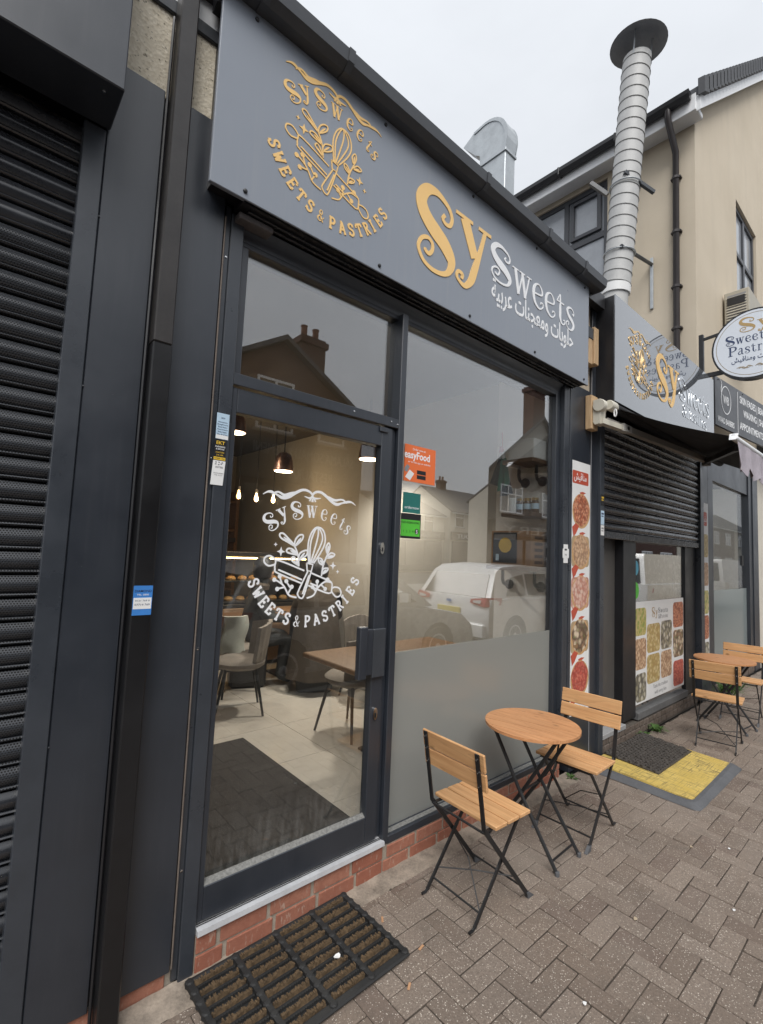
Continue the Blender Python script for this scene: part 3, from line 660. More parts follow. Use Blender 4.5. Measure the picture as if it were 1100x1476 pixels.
for n_, c in enumerate(cand):
    x, y, a, hx, hy = c
    lim = YC if x < 3.72 else 1.925
    sc = 1.0
    if y+hy > lim: # cut block against the wall strip
        ny0, ny1 = y-hy, lim; y = (ny0+ny1)/2; sc = (ny1-ny0)/(2*hy)
    dz = rr.uniform(-0.0030, 0.0018); tl = (rr.uniform(-.016, .016), rr.uniform(-.016, .016), a+rr.uniform(-.009, .009))
    s3 = (1, sc, 1) if abs(a) < .1 else (sc, 1, 1)
    if n_ < 300: inst('paver', bm_, PAVE, (x+rr.uniform(-.001, .001), y+rr.uniform(-.001, .001), dz), tl, s3)
    else:
        st = len(rest.v); rest.add(pm.v, pm.f)
        rest.xf(Matrix.Translation((x, y, dz)) @ Matrix.Rotation(tl[2], 4, 'Z') @ Matrix.Rotation(tl[0], 4, 'X') @ Matrix.Diagonal((*s3, 1)), st)
o = rest.build('distant_pavers', 'paver', PAVE, fix=False); o['kind'] = 'stuff'
# uneven mortar haunch between the blocks and the shop wall
hr = random.Random(11)
edge = []
def haunch(u, v):
    x = 0.2+u*3.54; y = YC-0.012 + v*(1.972-YC) - (1-v)*0.02*(0.5+0.5*math.sin(x*9.1)+0.6*math.sin(x*23+1))*(1 if v < .5 else 0)
    z = -0.004 + 0.020*v**1.5 + 0.003*math.sin(x*31)*math.sin(v*5+x*7) + hr.uniform(-.0016, .0016) - (0.006 if v == 0 else 0)
    return (x, y, z)
MB().grid(haunch, 180, 6).build('mortar_haunch', 'concrete', PAVE, smooth=True)

# small litter on the paving: each scrap its own thing
lit = [(1.94, .93, .012, 'paper', 'pale torn paper scrap lying on the blocks nearest the camera'), (2.56, .985, .014, 'leaf_litter', 'small pale scrap on the paving right of the near chair'),
       (3.02, .70, .012, 'paper', 'white scrap on open paving near the right edge'), (3.62, .86, .010, 'paper', 'tiny white scrap on the paving before the yellow ramp'),
       (3.45, 1.01, .014, 'leaf_litter', 'dry leaf flake by the corner of the yellow ramp')]
for x, y, r_, m_, lb in lit:
    q = MB(); P = [(x+r_*rr.uniform(.6, 1.1)*math.cos(a), y+r_*rr.uniform(.4, .8)*math.sin(a), 0.002+rr.uniform(0, .004)) for a in [k*math.pi/3.5 for k in range(7)]]
    q.add(P+[(p[0], p[1], p[2]+.0015) for p in P], [tuple(range(7))[::-1], tuple(range(7, 14))]+[(i, (i+1) % 7, (i+1) % 7+7, i+7) for i in range(7)])
    tag(q.build('litter_scrap', m_), lb, 'litter', 'scraps on the paving')
for x, y, a, lb in ((1.60, 1.72, .9, 'orange brown splinter on the paving by the right edge of the brush mat'), (1.63, 1.50, .2, 'small tan chip off the front corner of the brush mat'), (1.46, 1.40, .6, 'pale tan sliver in front of the brush mat')):
    q = MB().cbox(-.016, .016, -.005, .005, 0.001, .005, .001).xf(Matrix.Translation((x, y, 0)) @ Matrix.Rotation(a, 4, 'Z'))
    tag(q.build('litter_chip', 'tan_litter'), lb, 'litter', 'scraps on the paving')

# ------------------------------------------------------------------ brush door mat
def brush_mat():
    x0, x1, y0, y1 = 0.0, 0.775, 0.0, 0.455
    t = thing('brush_door_mat', 'black rubber door mat with rows of brown brush strips below the glass door', 'door mat', (0.785, 1.478, 0.004), None, R(1.2))
    fr = MB()
    fr.cbox(x0, x1, y0, y0+.035, 0, .016, .006); fr.cbox(x0, x1, y1-.022, y1, 0, .022, .006)
    fr.build('rim', 'rubber', t, local=True)
    base = MB().box(x0+.01, x1-.01, y0+.01, y1-.01, .0005, .004); base.build('base_web', 'rubber', t, local=True)
    nb = 5; step = (x1-x0-.03)/4
    for i in range(nb):
        b = MB(); cx = x0+.015+i*step; n = 9
        for k in range(n):
            yy = y0+.02+k*(y1-y0-.035)/(n-1)
            b.lathe([(.0165, 0), (.0165, .017), (.012, .0215), (0, .0225)], (cx, yy, .002), 8)
        b.box(cx-.011, cx+.011, y0+.01, y1-.01, .001, .019); b.build('rib', 'rubber', t, local=True)
    r2 = random.Random(5)
    rows = 8; ry = (y1-y0-.075)/(rows-1)
    for i in range(4):
        for k in range(rows):
            xa, xb = x0+.015+i*step+.016, x0+.015+(i+1)*step-.016; yy = y0+.05+k*ry
            m = MB(); N = 30
            for q in range(N):   # ragged tuft row
                xx = xa+(xb-xa)*q/N; w = (xb-xa)/N
                h = .019+r2.uniform(-.004, .004); dy = r2.uniform(-.003, .003); d2 = r2.uniform(-.005, .005)
                m.add([(xx, yy-.008, .004), (xx+w, yy-.008, .004), (xx+w, yy+.008, .004), (xx, yy+.008, .004), (xx, yy-.006+dy+d2, h), (xx+w, yy-.006+dy+d2, h+r2.uniform(-.003, .003)), (xx+w, yy+.006+dy+d2, h), (xx, yy+.006+dy+d2, h+r2.uniform(-.003, .003))],
                      [(4, 5, 6, 7), (0, 1, 5, 4), (1, 2, 6, 5), (2, 3, 7, 6), (3, 0, 4, 7)])
            m.build('brush_strip', 'brush', t, local=True, fix=False)
            if k < rows-1:      # studded rubber web between the strips
                s = MB(); ns = 15
                for q in range(ns):
                    xx = xa+(xb-xa)*(q+.5)/ns
                    for dy in (.0,):
                        s.lathe([(.0050, .003), (.0042, .015), (0, .016)], (xx, yy+ry/2+dy, 0), 6)
                s.box(xa, xb, yy+ry/2-.0015, yy+ry/2+.0015, .003, .009)
                s.build('stud_row', 'rubber', t, local=True, fix=False)
    return t
BM = brush_mat()
t = thing('paper_fleck', 'small white paper fleck caught in the brush mat', 'litter', (1.30, 1.66, .028))
q = MB(); P = [(.015*math.cos(a)*(1+.3*math.sin(3*a)), .012*math.sin(a), .002*math.sin(2*a)) for a in [k*math.pi/4 for k in range(8)]]
q.add(P+[(a, b, c+.001) for a, b, c in P], [tuple(range(8))[::-1], tuple(range(8, 16))]+[(i, (i+1) % 8, (i+1) % 8+8, i+8) for i in range(8)]); q.build('flake', 'paper', t, local=True)

# yellow ramp mat and the torn rubber mat lying on it
t = thing('yellow_ramp', 'worn yellow step ramp with grey rubber edging outside the half open shutter', 'ramp', (4.5, 1.5, 0.002))
x0, x1, y0, y1 = 3.96, 5.06, 1.105, 1.90
MB().hull([(x0+.09, y0+.07, 0), (x1, y0+.07, 0), (x1, y1, 0), (x0+.09, y1, 0), (x0+.095, y0+.075, .026), (x1, y0+.075, .026), (x1, y1, .045), (x0+.095, y1, .045)]).build('tread', 'yellow', t)
cr = [(x0+.05+.05*math.cos(a), y0+.05+.05*math.sin(a)) for a in [math.pi+k*math.pi/10 for k in range(6)]]
edge_out = [(x0, y1)] + cr + [(x1, y0)]
m = MB(); 
def lip(off, z): 
    e = [(x0+off, y1)] + [(x0+.05+max(.012, .05)*math.cos(a)+off*.72, y0+.05+.05*math.sin(a)+off*.72) for a in [math.pi+k*math.pi/10 for k in range(6)]] + [(x1, y0+off*.9)]
    return [(p[0], p[1], z) for p in e]
prof = [(0, .0), (.008, .010), (.03, .016), (.034, .020), (.055, .024), (.06, .029), (.092, .030), (.094, .020)]
rings = [lip(o_, z_) for o_, z_ in prof]; n = len(rings[0])
for rgs in rings: m.v += [Vector(p) for p in rgs]
for i in range(len(rings)-1):
    for k in range(n-1): m.f.append((i*n+k, i*n+k+1, (i+1)*n+k+1, (i+1)*n+k))
m.build('rubber_edging', 'mat_grey', t, smooth=True)
t = thing('torn_rubber_mat', 'dark worn rubber honeycomb mat lying skewed on the yellow ramp', 'mat', (4.66, 1.66, 0.05))
A, B, C_, D = Vector((4.27, 1.47, .034)), Vector((5.02, 1.46, .034)), Vector((5.08, 1.89, .052)), Vector((4.27, 1.90, .052))
def mp_(u, v, z=0):
    p = A*(1-u)*(1-v)+B*u*(1-v)+C_*u*v+D*(1-u)*v; return p+Vector((0, 0, z+.004*math.sin(u*9)*math.sin(v*7)))
flat('worn_rubber', (.060, .052, .045), .55, var=.5, vs=25, bump=.4, bs=150)
MB().sheet(lambda u, v: mp_(u, v, .008), 24, 14, (0, 0, -.007)).build('base', 'worn_rubber', t)
for i in range(15):
    for j in range(9):
        u, v = (i+.5+(.5 if j % 2 else 0))/15.6, (j+.5)/9
        q = mp_(u, v); m = MB(); hh = .016+rr.uniform(-.003, .004)
        m.lathe([(.030, .004), (.027, hh), (.019, hh+.002), (.016, hh-.007), (0, hh-.008)], q, 6); m.build('stud', 'worn_rubber', t, fix=False)

# ------------------------------------------------------------------ the sweet shop: building shell
SHOP = thing('sweet_shop', 'single storey dark fronted sweet shop with big grey fascia and glass front', 'shop', (2.2, 1.95, 0))
MB().box(-4.0, 0.30, 1.985, 2.12, 3.47, 3.86).box(.30, .745, 1.965, 2.12, 3.47, 3.86).build('pebbledash_wall', 'pebble', SHOP)
MB().cbox(.2675, .452, 1.945, 2.12, .078, 3.483, .003).build('cladding_panel', 'paint', SHOP)
MB().cbox(.540, .722, 1.945, 2.12, .072, 3.485, .003).build('cladding_panel', 'paint', SHOP)
MB().box(.452, .540, 1.975, 2.12, .078, 3.47).build('cladding_recess', 'paint', SHOP)
MB().cbox(.735, .757, 1.962, 2.12, .02, 3.16, .002).build('edge_trim', 'alu_rail', SHOP)
MB().tube([(.729, 1.95, .08), (.7285, 1.95, 1.2), (.7295, 1.949, 2.1), (.7285, 1.95, 3.1)], .0035, 6).build('sealant_bead', flat('old_sealant', (.16, .13, .11), .8, var=.3), SHOP)
MB().cbox(-4, .76, 1.95, 2.1, 3.835, 3.895, .004).build('ledge_flashing', 'gutter', SHOP)
MB().cbox(-4, .80, 1.958, 2.1, 3.896, 4.20, .003).build('white_fascia_board', 'upvc_white', SHOP)
MB().box(-4, 4.17, 1.93, 8.6, 4.00, 4.06).build('flat_roof', 'roof_felt', SHOP)
MB().box(-4, -3.9, 2.12, 8.6, -.1, 4.0).build('wall', 'int_wall', SHOP)
# brick plinth: every brick laid on its own
def plinth(parent, x0, x1, yf, courses, zs, bm='brick', mm='mortar', skip=None, seed=1, bl=.2155, yb=2.10):
    rg = random.Random(seed); pl = MB().box(x0, x1, yf+.007, yb, -.02, zs[-1][1]).build('plinth', mm, parent)
    for ci, (za, zb) in enumerate(zs):
        x = x0 - rg.uniform(0, .1) - (.11 if ci % 2 else 0)
        while x < x1:
            a, b = max(x, x0), min(x+bl, x1)
            if b-a > .03:
                d = rg.uniform(-.002, .0015); MB().cbox(a+.004, b-.005, yf+d, yf+.06, za+.004, zb-.005+rg.uniform(-.001, .001), .003).build('brick', bm, pl)
            x += bl+.010
    return pl
plinth(SHOP, .30, .752, 1.966, 1, [(0.0, .072)], seed=4)
plinth(SHOP, .818, 1.80, 1.950, 2, [(0.0, .078), (.078, .152)], seed=2)
plinth(SHOP, 1.801, 3.62, 1.950, 2, [(0.0, .073), (.073, .141)], seed=8)

# ------------------------------------------------------------------ shopfront frame, panes and door
FR = thing('shopfront', 'anthracite aluminium glass shopfront with door, top light and large window', 'shopfront', (2.2, 2.0, .15))
MB().cbox(.757, .815, 1.95, 2.04, .004, 3.132, .003).build('guide_rail', 'alu_rail', FR)
rr_ = MB().cbox(3.626, 3.672, 1.948, 2.04, .142, 3.125, .003).cbox(3.676, 3.716, 1.952, 2.04, .142, 3.125, .003).cbox(3.720, 3.765, 1.948, 2.04, .142, 3.125, .003); rr_.build('guide_rail', 'alu_rail', FR)
MB().cbox(1.789, 1.832, 1.95, 2.06, .150, 3.06, .003).build('mullion', 'paint', FR)
MB().cbox(.815, 1.789, 1.952, 2.06, 2.384, 2.437, .003).build('transom', 'paint', FR)
MB().cbox(1.832, 3.56, 1.952, 2.06, .143, .184, .003).build('bottom_rail', 'paint', FR)
MB().box(1.834, 3.56, 1.972, 2.005, .1845, .1856).build('dusty_sill', flat('dust', (.20, .20, .19), .95, var=.5, vs=90), FR)
MB().cbox(3.560, 3.624, 1.985, 2.06, .143, 3.06, .004).build('right_jamb', 'paint', FR)
MB().cbox(.815, 3.626, 1.99, 2.06, 3.03, 3.13, .004).build('head_rail', 'paint', FR)
MB().cbox(.817, .858, 1.985, 2.06, 2.437, 3.03, .003).build('top_light_jamb', 'paint', FR)
ap = MB()   # curved shutter apron above the glass
for i in range(8): pass
ap.sheet(lambda u, v: (.818+u*2.805, 1.958+.03*math.sin(v*math.pi/2), 3.128-.075*v), 1, 8, (0, .004, 0)).build('shutter_apron', 'paint', FR, smooth=True)
MB().cbox(.76, 3.765, 1.842, 1.95, 3.134, 3.17, .003).build('shutter_soffit', 'black_plastic', FR)
MB().cbox(.80, 3.74, 1.885, 1.90, 3.122, 3.1335, .002).build('shutter_lath', 'shutter', FR)
MB().cbox(.80, 3.74, 1.915, 1.93, 3.118, 3.1335, .002).build('shutter_lath', 'shutter', FR)
MB().cbox(.768, .93, 1.90, 1.965, 3.094, 3.121, .004).build('lath_end', flat('worn_steel', (.11, .10, .10), .6, var=.4, vs=40), FR)
top_glass = MB().box(.858, 1.789, 2.020, 2.026, 2.437, 3.03).build('pane', 'glass', FR)
big_glass = MB().box(1.832, 3.56, 2.020, 2.026, 1.125, 3.03).build('pane', 'glass', FR)
MB().box(1.832, 3.56, 2.0185, 2.026, .184, 1.1235).build('frosted_pane', 'frost', FR)
for x in (1.47, 1.73, 1.79-.012): 
    MB().lathe([(.005, 0), (.005, .002), (0, .003)], (x, 1.952, 2.412 if x < 1.77 else 2.405), 8, (0, -1, 0)).build('screw', 'chrome', FR)
for z in (2.93, 2.05, 1.27, .42): MB().lathe([(.005, 0), (.005, .002), (0, .003)], (.746, 1.962, z), 8, (0, -1, 0)).build('screw', 'chrome', FR)
MB().hull([(.818, 1.935, .156), (1.796, 1.935, .156), (.818, 2.04, .156), (1.796, 2.04, .156), (.818, 1.938, .176), (1.796, 1.938, .176), (.818, 2.04, .190), (1.796, 2.04, .190)]).build('threshold', 'aluminium', FR)
for yy in (1.958, 1.966): MB().box(.82, 1.79, yy, yy+.002, .1795+(yy-1.938)*.14, .1815+(yy-1.938)*.14).build('threshold_groove', 'black_metal', FR)
DOOR = MB().box(.816, .8165, 1.99, 1.991, 2.36, 2.361)   # door leaf: stiles and rails
DOOR = MB().cbox(.817, .842, 1.962, 2.012, .193, 2.376, .003).cbox(1.676, 1.752, 1.962, 2.012, .193, 2.376, .003).cbox(.842, 1.676, 1.9625, 2.012, 2.268, 2.376, .003).cbox(.842, 1.676, 1.9625, 2.012, .193, .322, .003).build('door', 'paint', FR)
MB().box(.84, 1.678, 1.992, 1.998, .32, 2.27).build('pane', 'door_glass', DOOR)
MB().hull([(.842, 1.966, .3225), (1.676, 1.966, .3225), (.842, 1.991, .3225), (1.676, 1.991, .3225), (.842, 1.985, .337), (1.676, 1.985, .337), (.842, 1.991, .337), (1.676, 1.991, .337)]).build('glazing_bead', MATS['dust'], DOOR)
MB().cbox(1.752, 1.787, 1.975, 2.03, .193, 2.38, .003).build('door_jamb', 'paint', FR)
MB().cbox(1.655, 1.715, 1.951, 1.961, 2.345, 2.372, .002).build('pivot_cap', 'paint', DOOR)
# box handle plate
MB().cbox(1.560, 1.612, 1.925, 1.962, 1.035, 1.300, .004).cbox(1.612, 1.655, 1.935, 1.962, 1.05, 1.285, .003).build('pull_handle', 'paint', DOOR)
MB().cbox(1.662, 1.748, 1.940, 1.961, 1.030, 1.283, .004).build('lock_plate', flat('plate_grey', (.045, .05, .058), .4), DOOR)
for z in (1.71, .84):
    e = MB(); e.prism([(1.706+.014*math.cos(a), 1.961, z+.032*math.sin(a)) for a in [k*math.pi/10 for k in range(20)]], (0, 0, 0), (0, -.009, 0)); e.build('lock_cylinder', 'chrome', DOOR)
    MB().box(1.703, 1.709, 1.949, 1.953, z-.018, z+.004).build('keyhole', 'black_metal', DOOR)
lg = MB(); bakery_logo(lg, facade(1.9915), 1.2716, 1.654, .309, .0008); lg.build('logo_decal', 'white_vinyl', DOOR, fix=False)

# ------------------------------------------------------------------ main fascia sign
SG = thing('fascia_sign', 'long grey fascia sign with gold emblem, gold Sy and white Sweets lettering', 'sign', (2.2, 1.84, 3.13))
MB().cbox(.612, 3.798, 1.838, 1.858, 3.134, 3.985, .003).build('board', 'panel', SG)
MB().box(.64, 3.77, 1.859, 1.964, 3.172, 3.92).build('support_box', 'black_plastic', SG)
pl = facade(1.8378)
m = MB(); bakery_logo(m, pl, 1.19, 3.592, .342, .002, .0145, .90); m.build('emblem', 'gold', SG, fix=False)
m = MB(); glyph(m, pl, CURLY['S'], (1.925, 3.318), .476, 0, .003, None, .95, 8); glyph(m, pl, CURLY['y'], (2.262, 3.33), .448, 0, .003, None, 1.03, 8); m.build('gold_lettering', 'gold', SG, fix=False)
m = MB(); word(m, pl, 'Sweets', 2.450, 3.508, .252, 3.548, xh=.71, gap=.06); m.build('white_lettering', 'white_vinyl', SG, fix=False)
m = MB(); text(m, pl, arabic('حلويات ومعجنات عربية'), 2.452, 3.372, .19, 'LEFT', .002, .012, fit=1.08); m.build('arabic_lettering', 'white_vinyl', SG, fix=False)
for x in (.76, 1.5, 2.24, 2.98, 3.72):
    for z in (3.168, 3.952): MB().lathe([(.010, 0), (.009, .006), (.004, .008), (0, .008)], (x, 1.838, z), 8, (0, -1, 0)).build('screw', 'black_metal', SG)

# gutter along the eaves
GT = thing('roof_gutter', 'dark grey box gutter running along the eaves above the long fascia sign', 'gutter', (2.2, 1.78, 3.95))
gp = [(1.86, 4.055), (1.77, 4.05), (1.752, 4.068), (1.742, 4.068), (1.75, 4.008), (1.785, 3.984), (1.86, 3.984)]
m = MB(); m.prism([(0, y, z) for y, z in gp], (.56, 0, 0), (3.93, 0, 0)); m.build('trough', 'gutter', GT)
for x in (.75, 1.18, 2.26, 3.0, 3.55): MB().prism([(0, y-.006 if y < 1.8 else y, z-.005 if z < 4 else z+.003) for y, z in gp], (x, 0, 0), (x+.035, 0, 0)).build('bracket', 'gutter', GT)
MB().cbox(.60, 4.15, 1.862, 1.93, 3.93, 4.06, .003).build('eaves_board', 'black_plastic', GT)

# rectangular downpipe with a blue trade sticker
DP = thing('downpipe', 'tall square dark steel downpipe standing between two cladding panels', 'downpipe', (.5, 1.9, 0))
MB().cbox(.465, .535, 1.872, 1.944, .0, 2.44, .005).build('pipe', 'pipe_steel', DP)
MB().cbox(.466, .534, 1.873, 1.944, 2.4405, 4.6, .005).build('upper_pipe', 'pipe_dusty', DP)
MB().tube([(.458, 1.935, .02), (.457, 1.936, 1.0), (.456, 1.934, 2.3), (.459, 1.936, 3.8)], .006, 6).build('cable', 'black_plastic', DP)
def sticker(name, label, cat, y, x0, x1, z0, z1, mat, prints=(), texts=(), skew=0.0, group=None, th=.0012):
    """flat printed sheet on a vertical street-facing surface"""
    t = thing(name, label, cat, ((x0+x1)/2, y, z0), group); pl = facade(y-.0006)
    q = [(x0+skew, z0), (x1+skew, z0), (x1, z1), (x0, z1)]
    m = MB(); blob(m, pl, q, th); m.build('sheet', mat, t)
    for nm, mt, pts in prints:
        m = MB(); blob(m, facade(y-.0006-th), pts, .0003); m.build(nm, mt, t)
    for nm, mt, rows in texts:
        m = MB()
        for r_ in rows: text(m, facade(y-.0009-th), *r_)
        m.build(nm, mt, t, fix=False)
    return t
def rc(a, b, c, d): return [(a, c), (b, c), (b, d), (a, d)]
sticker('trade_sticker', 'blue and white trade sticker on the square downpipe', 'sticker', 1.8718, .468, .532, 1.43, 1.535, 'blue_print',
        [('band', 'paper', rc(.470, .530, 1.452, 1.492))], [('lettering', 'navy_print', [('DIAMOND', .5, 1.512, .012, 'CENTER', .0003, .01, 1, .056), ('0121 769 XXX'.replace('XXX', '0'), .5, 1.479, .008, 'CENTER', .0003, 0, 1, .048), ('07714 769', .5, 1.464, .010, 'CENTER', .0003, 0, 1, .05)]), ('small_lettering', 'white_vinyl', [('TEL: 0800', .5, 1.500, .008, 'CENTER', .0003, 0, 1, .04)])])
sticker('paleblue_sticker', 'pale blue installer label at the top of the three on the left rail', 'sticker', 1.9496, .752, .806, 2.135, 2.245, 'paleblue_print', [('band', 'paper', rc(.753, .806, 2.136, 2.152))],
        [('lettering', 'navy_print', [('LOGO'.replace('LOGO', '2020'), .779, 2.222, .009, 'CENTER', .0003), *[(w, .779, 2.205-i*.0105, .0085, 'CENTER', .0003, 0, 1, .04+.006*(i % 2)) for i, w in enumerate(('Aluminium', 'Shopfronts', 'Electric Shutters', 'Automatic', 'Shutter Repairs', 'Sales & Service'))]])])
sticker('yellow_black_sticker', 'black and yellow EKT repair label in the middle of the left rail stickers', 'sticker', 1.9496, .750, .800, 2.045, 2.134, 'black_print', [('band', 'yellow_print', rc(.750, .800, 2.046, 2.058))],
        [('lettering', 'yellow_print', [('EKT', .775, 2.112, .020, 'CENTER', .0003, .02, 1, .036), ('& SHUTTERS', .775, 2.075, .009, 'CENTER', .0003, 0, 1, .036), ('24 HR', .775, 2.064, .008, 'CENTER', .0003, 0, 1, .03)]), ('white_lettering', 'white_vinyl', [('ENGINEERING', .775, 2.099, .009, 'CENTER', .0003, .01, 1, .042), ('& SERVICE', .775, 2.089, .009, 'CENTER', .0003, .01, 1, .036)]), ('band_lettering', 'black_print', [('07000 700', .775, 2.049, .009, 'CENTER', .0003, 0, 1, .044)])])
sticker('white_sticker', 'creased white paper label lowest on the left rail', 'sticker', 1.9496, .749, .802, 1.94, 2.043, 'paper', [(f'mark', 'grey_print', rc(a, a+.007, b, b+.005)) for a, b in ((.758, 2.033), (.771, 2.034), (.785, 2.033), (.757, 2.025), (.77, 2.024), (.781, 2.027))],
        [('lettering', 'grey_print', [('SHUTTERS', .776, 2.012, .010, 'CENTER', .0003, .02, 1, .032), ('SERVICED & REPAIRED', .775, 1.988, .006, 'CENTER', .0003, 0, 1, .042), ('TEL 0121', .775, 1.980, .006, 'CENTER', .0003, 0, 1, .034)])], skew=-.006)
sticker('orange_sticker', 'orange food delivery sticker in the upper left of the big window', 'sticker', 2.0195, 1.905, 2.170, 2.112, 2.332, 'orange_print',
        [('app_badge', 'black_print', rc(2.012, 2.088, 2.163, 2.187)), ('app_badge', 'black_print', rc(2.012, 2.088, 2.134, 2.158)), ('phone_drawing', 'paper', [(1.915, 2.135), (1.955, 2.118), (1.988, 2.162), (1.95, 2.182)]), ('hand_drawing', 'grey_print', [(1.908, 2.17), (1.93, 2.165), (1.95, 2.20), (1.93, 2.212), (1.908, 2.19)])],
        [('lettering', 'white_vinyl', [('easyFood', 2.012, 2.252, .062, 'CENTER', .0004, .022, 1, .215), ('Order now on', 2.025, 2.302, .020, 'CENTER', .0004, 0, 1, .11), ('or on the app or website', 2.03, 2.225, .016, 'CENTER', .0004, 0, 1, .19)])])
sticker('teal_sticker', 'dark teal card behind the glass below the orange sticker', 'sticker', 2.0185, 1.905, 2.050, 1.925, 2.045, 'teal_print', [], [('lettering', 'white_vinyl', [('ordernow', 1.978, 1.95, .024, 'CENTER', .0004, 0, 1, .12)])], skew=0)
sticker('green_rating_sticker', 'green food hygiene rating sticker low beside the mullion', 'sticker', 2.0195, 1.895, 2.060, 1.775, 1.922, 'black_print', [('panel', 'green_print', rc(1.897, 2.054, 1.788, 1.884)), ('rating_disc', 'black_print', disc2((2.028, 1.818), .017, 16))],
        [('lettering', 'black_print', [('FOOD HYGIENE RATING', 1.972, 1.862, .018, 'CENTER', .0004, .01, 1, .145)]), *[('lettering', 'black_print', [(c, 1.92+i*.025, 1.81, .02, 'CENTER', .0004)]) for i, c in enumerate('1234')], ('rating_number', 'white_vinyl', [('5', 2.028, 1.806, .032, 'CENTER', .0007, .02)])])
sticker('rail_sticker', 'small white cross shaped label on the right shutter rail', 'sticker', 1.947, 3.63, 3.70, 1.66, 1.81, 'paper', [('mark', 'grey_print', rc(3.65, 3.68, 1.76, 1.775)), ('tab', 'paper', rc(3.615, 3.715, 1.70, 1.775))], [('lettering', 'grey_print', [('FIRE', 3.665, 1.72, .02, 'CENTER', .0004)])])

# ------------------------------------------------------------------ neighbouring roller shutter (left)
RS = thing('roller_shutter', 'closed black roller shutter with punched slats and box at the left edge', 'roller shutter', (-1.0, 1.95, 0))
def slat_mesh(x0, x1, pitch, name):
    # convex lath with an interlocking roll at its lower edge
    P = [(.022, pitch-.004), (.006, pitch-.006)]
    for k in range(9):
        a = k/8; P.append((-.012*math.sin(math.pi*a)+.004, pitch-.010-(pitch-.026)*a))
    P += [(.008, .0135), (-.001, .0125), (-.004, .008), (0.0, .003), (.008, .001), (.022, .001)]
    m = MB(); m.prism([(0, y, z) for y, z in P], (x0, 0, 0), (x1, 0, 0)); return m
def build_slats(parent, x0, x1, y, z0, z1, pitch, pick):
    n = int((z1-z0)/pitch)+1; cache = {}
    for i in range(n):
        mt = pick(z0+i*pitch)
        if mt not in cache:
            o = slat_mesh(x0, x1, pitch, 'slat').build('slat', mt, parent, smooth=True, local=True); cache[mt] = o.data; bpy.data.objects.remove(o)
        inst('slat', cache[mt], parent, Vector((0, y, z0+i*pitch))-origin_of(parent), (random.uniform(-.01, .01), 0, 0))
build_slats(RS, -2.6, .20, 1.985, .02, 3.18, .0775, lambda z: 'perf' if .86 < z < 2.68 else 'shutter')
MB().box(-2.6, .26, 2.03, 2.06, 0, 3.3).build('dark_backing', 'black_plastic', RS)
MB().cbox(.196, .2655, 1.940, 2.03, .0, 3.19, .003).build('guide_rail', 'alu_rail', RS)
MB().cbox(-2.6, .277, 1.725, 1.94, 3.193, 4.05, .004).build('shutter_box', 'paint', RS)
for x, y in ((.225, 1.775), (-.19, 1.80)): MB().lathe([(.006, 0), (.006, .002), (0, .003)], (x, y, 3.193), 8, (0, 0, -1)).build('screw', 'chrome', RS)
for z in (2.86, 2.23, 1.0): MB().lathe([(.003, 0), (.003, .003), (0, .004)], (.268, 1.945, z), 6, (0, -1, 0)).build('screw', 'gutter', RS)

# ------------------------------------------------------------------ second unit: pastry takeaway
S2 = thing('pastry_takeaway', 'narrow dark takeaway unit with half raised shutter and poster window', 'shop', (5.6, 1.95, 0))
MB().cbox(3.768, 4.100, 1.955, 2.14, .0, 3.18, .003).build('cladding_panel', 'paint', S2)
MB().cbox(4.106, 4.226, 1.950, 2.14, .0, 3.95, .003).build('cladding_panel', 'paint', S2)
MB().box(3.80, 4.105, 1.975, 2.14, 3.185, 4.0).build('bare_plaster_wall', flat('plaster', (.50, .42, .32), .9, var=.15), S2)
MB().tube([(4.103, 1.953, .02), (4.103, 1.953, 3.38)], .003, 6).build('cable', 'grey_print', S2)
MB().cbox(3.80, 4.06, 1.90, 1.974, 3.62, 3.72, .003).build('steel_angle', 'gutter', S2)
MB().box(4.0, 7.6, 2.10, 8.6, 4.00, 4.06).build('flat_roof', 'roof_felt', S2)
MB().box(4.23, 7.45, 2.02, 2.14, 2.98, 4.0).build('lintel', 'black_plastic', S2)
MB().box(7.46, 7.58, 2.02, 8.6, -.1, 4.0).build('wall', 'int_wall', S2)
MB().cbox(4.848, 5.150, 1.980, 2.10, .165, 3.0, .004).build('frame_post', 'black_plastic', S2)
MB().cbox(6.612, 6.975, 1.980, 2.10, .14, 3.0, .004).build('frame_post', 'black_plastic', S2)
MB().cbox(5.150, 6.612, 1.955, 2.10, .135, .205, .004).build('window_sill', flat('sill_grey', (.13, .13, .13), .7, var=.3, vs=20), S2)
MB().box(5.150, 6.612, 2.002, 2.008, .205, 3.0).build('pane', 'glass', S2)
MB().cbox(6.36, 6.42, 2.012, 2.04, .205, 3.0, .003).build('mullion', 'paint', S2)
dl = MB().cbox(4.30, 4.846, 2.06, 2.10, .17, 3.0, .003).build('door', 'doorleaf_grey', S2)
sc_ = MB()
for k in range(14): 
    a = random.uniform(0, 1); sc_.box(4.36+.22*a, 4.363+.22*a+.004, 2.0585, 2.0598, .55+.5*a+random.uniform(-.03, .03), .556+.5*a+random.uniform(-.02, .03))
sc_.build('scratch', flat('scratch_pale', (.3, .29, .27), .8), dl)
MB().cbox(4.31, 4.846, 1.95, 2.058, .12, .163, .004).build('door_step', 'step_grey', S2)
plinth(S2, 4.31, 6.97, 1.955, 2, [(0.0, .066), (.066, .120)], 'dbrick', 'dark_mortar', seed=21, bl=.105)
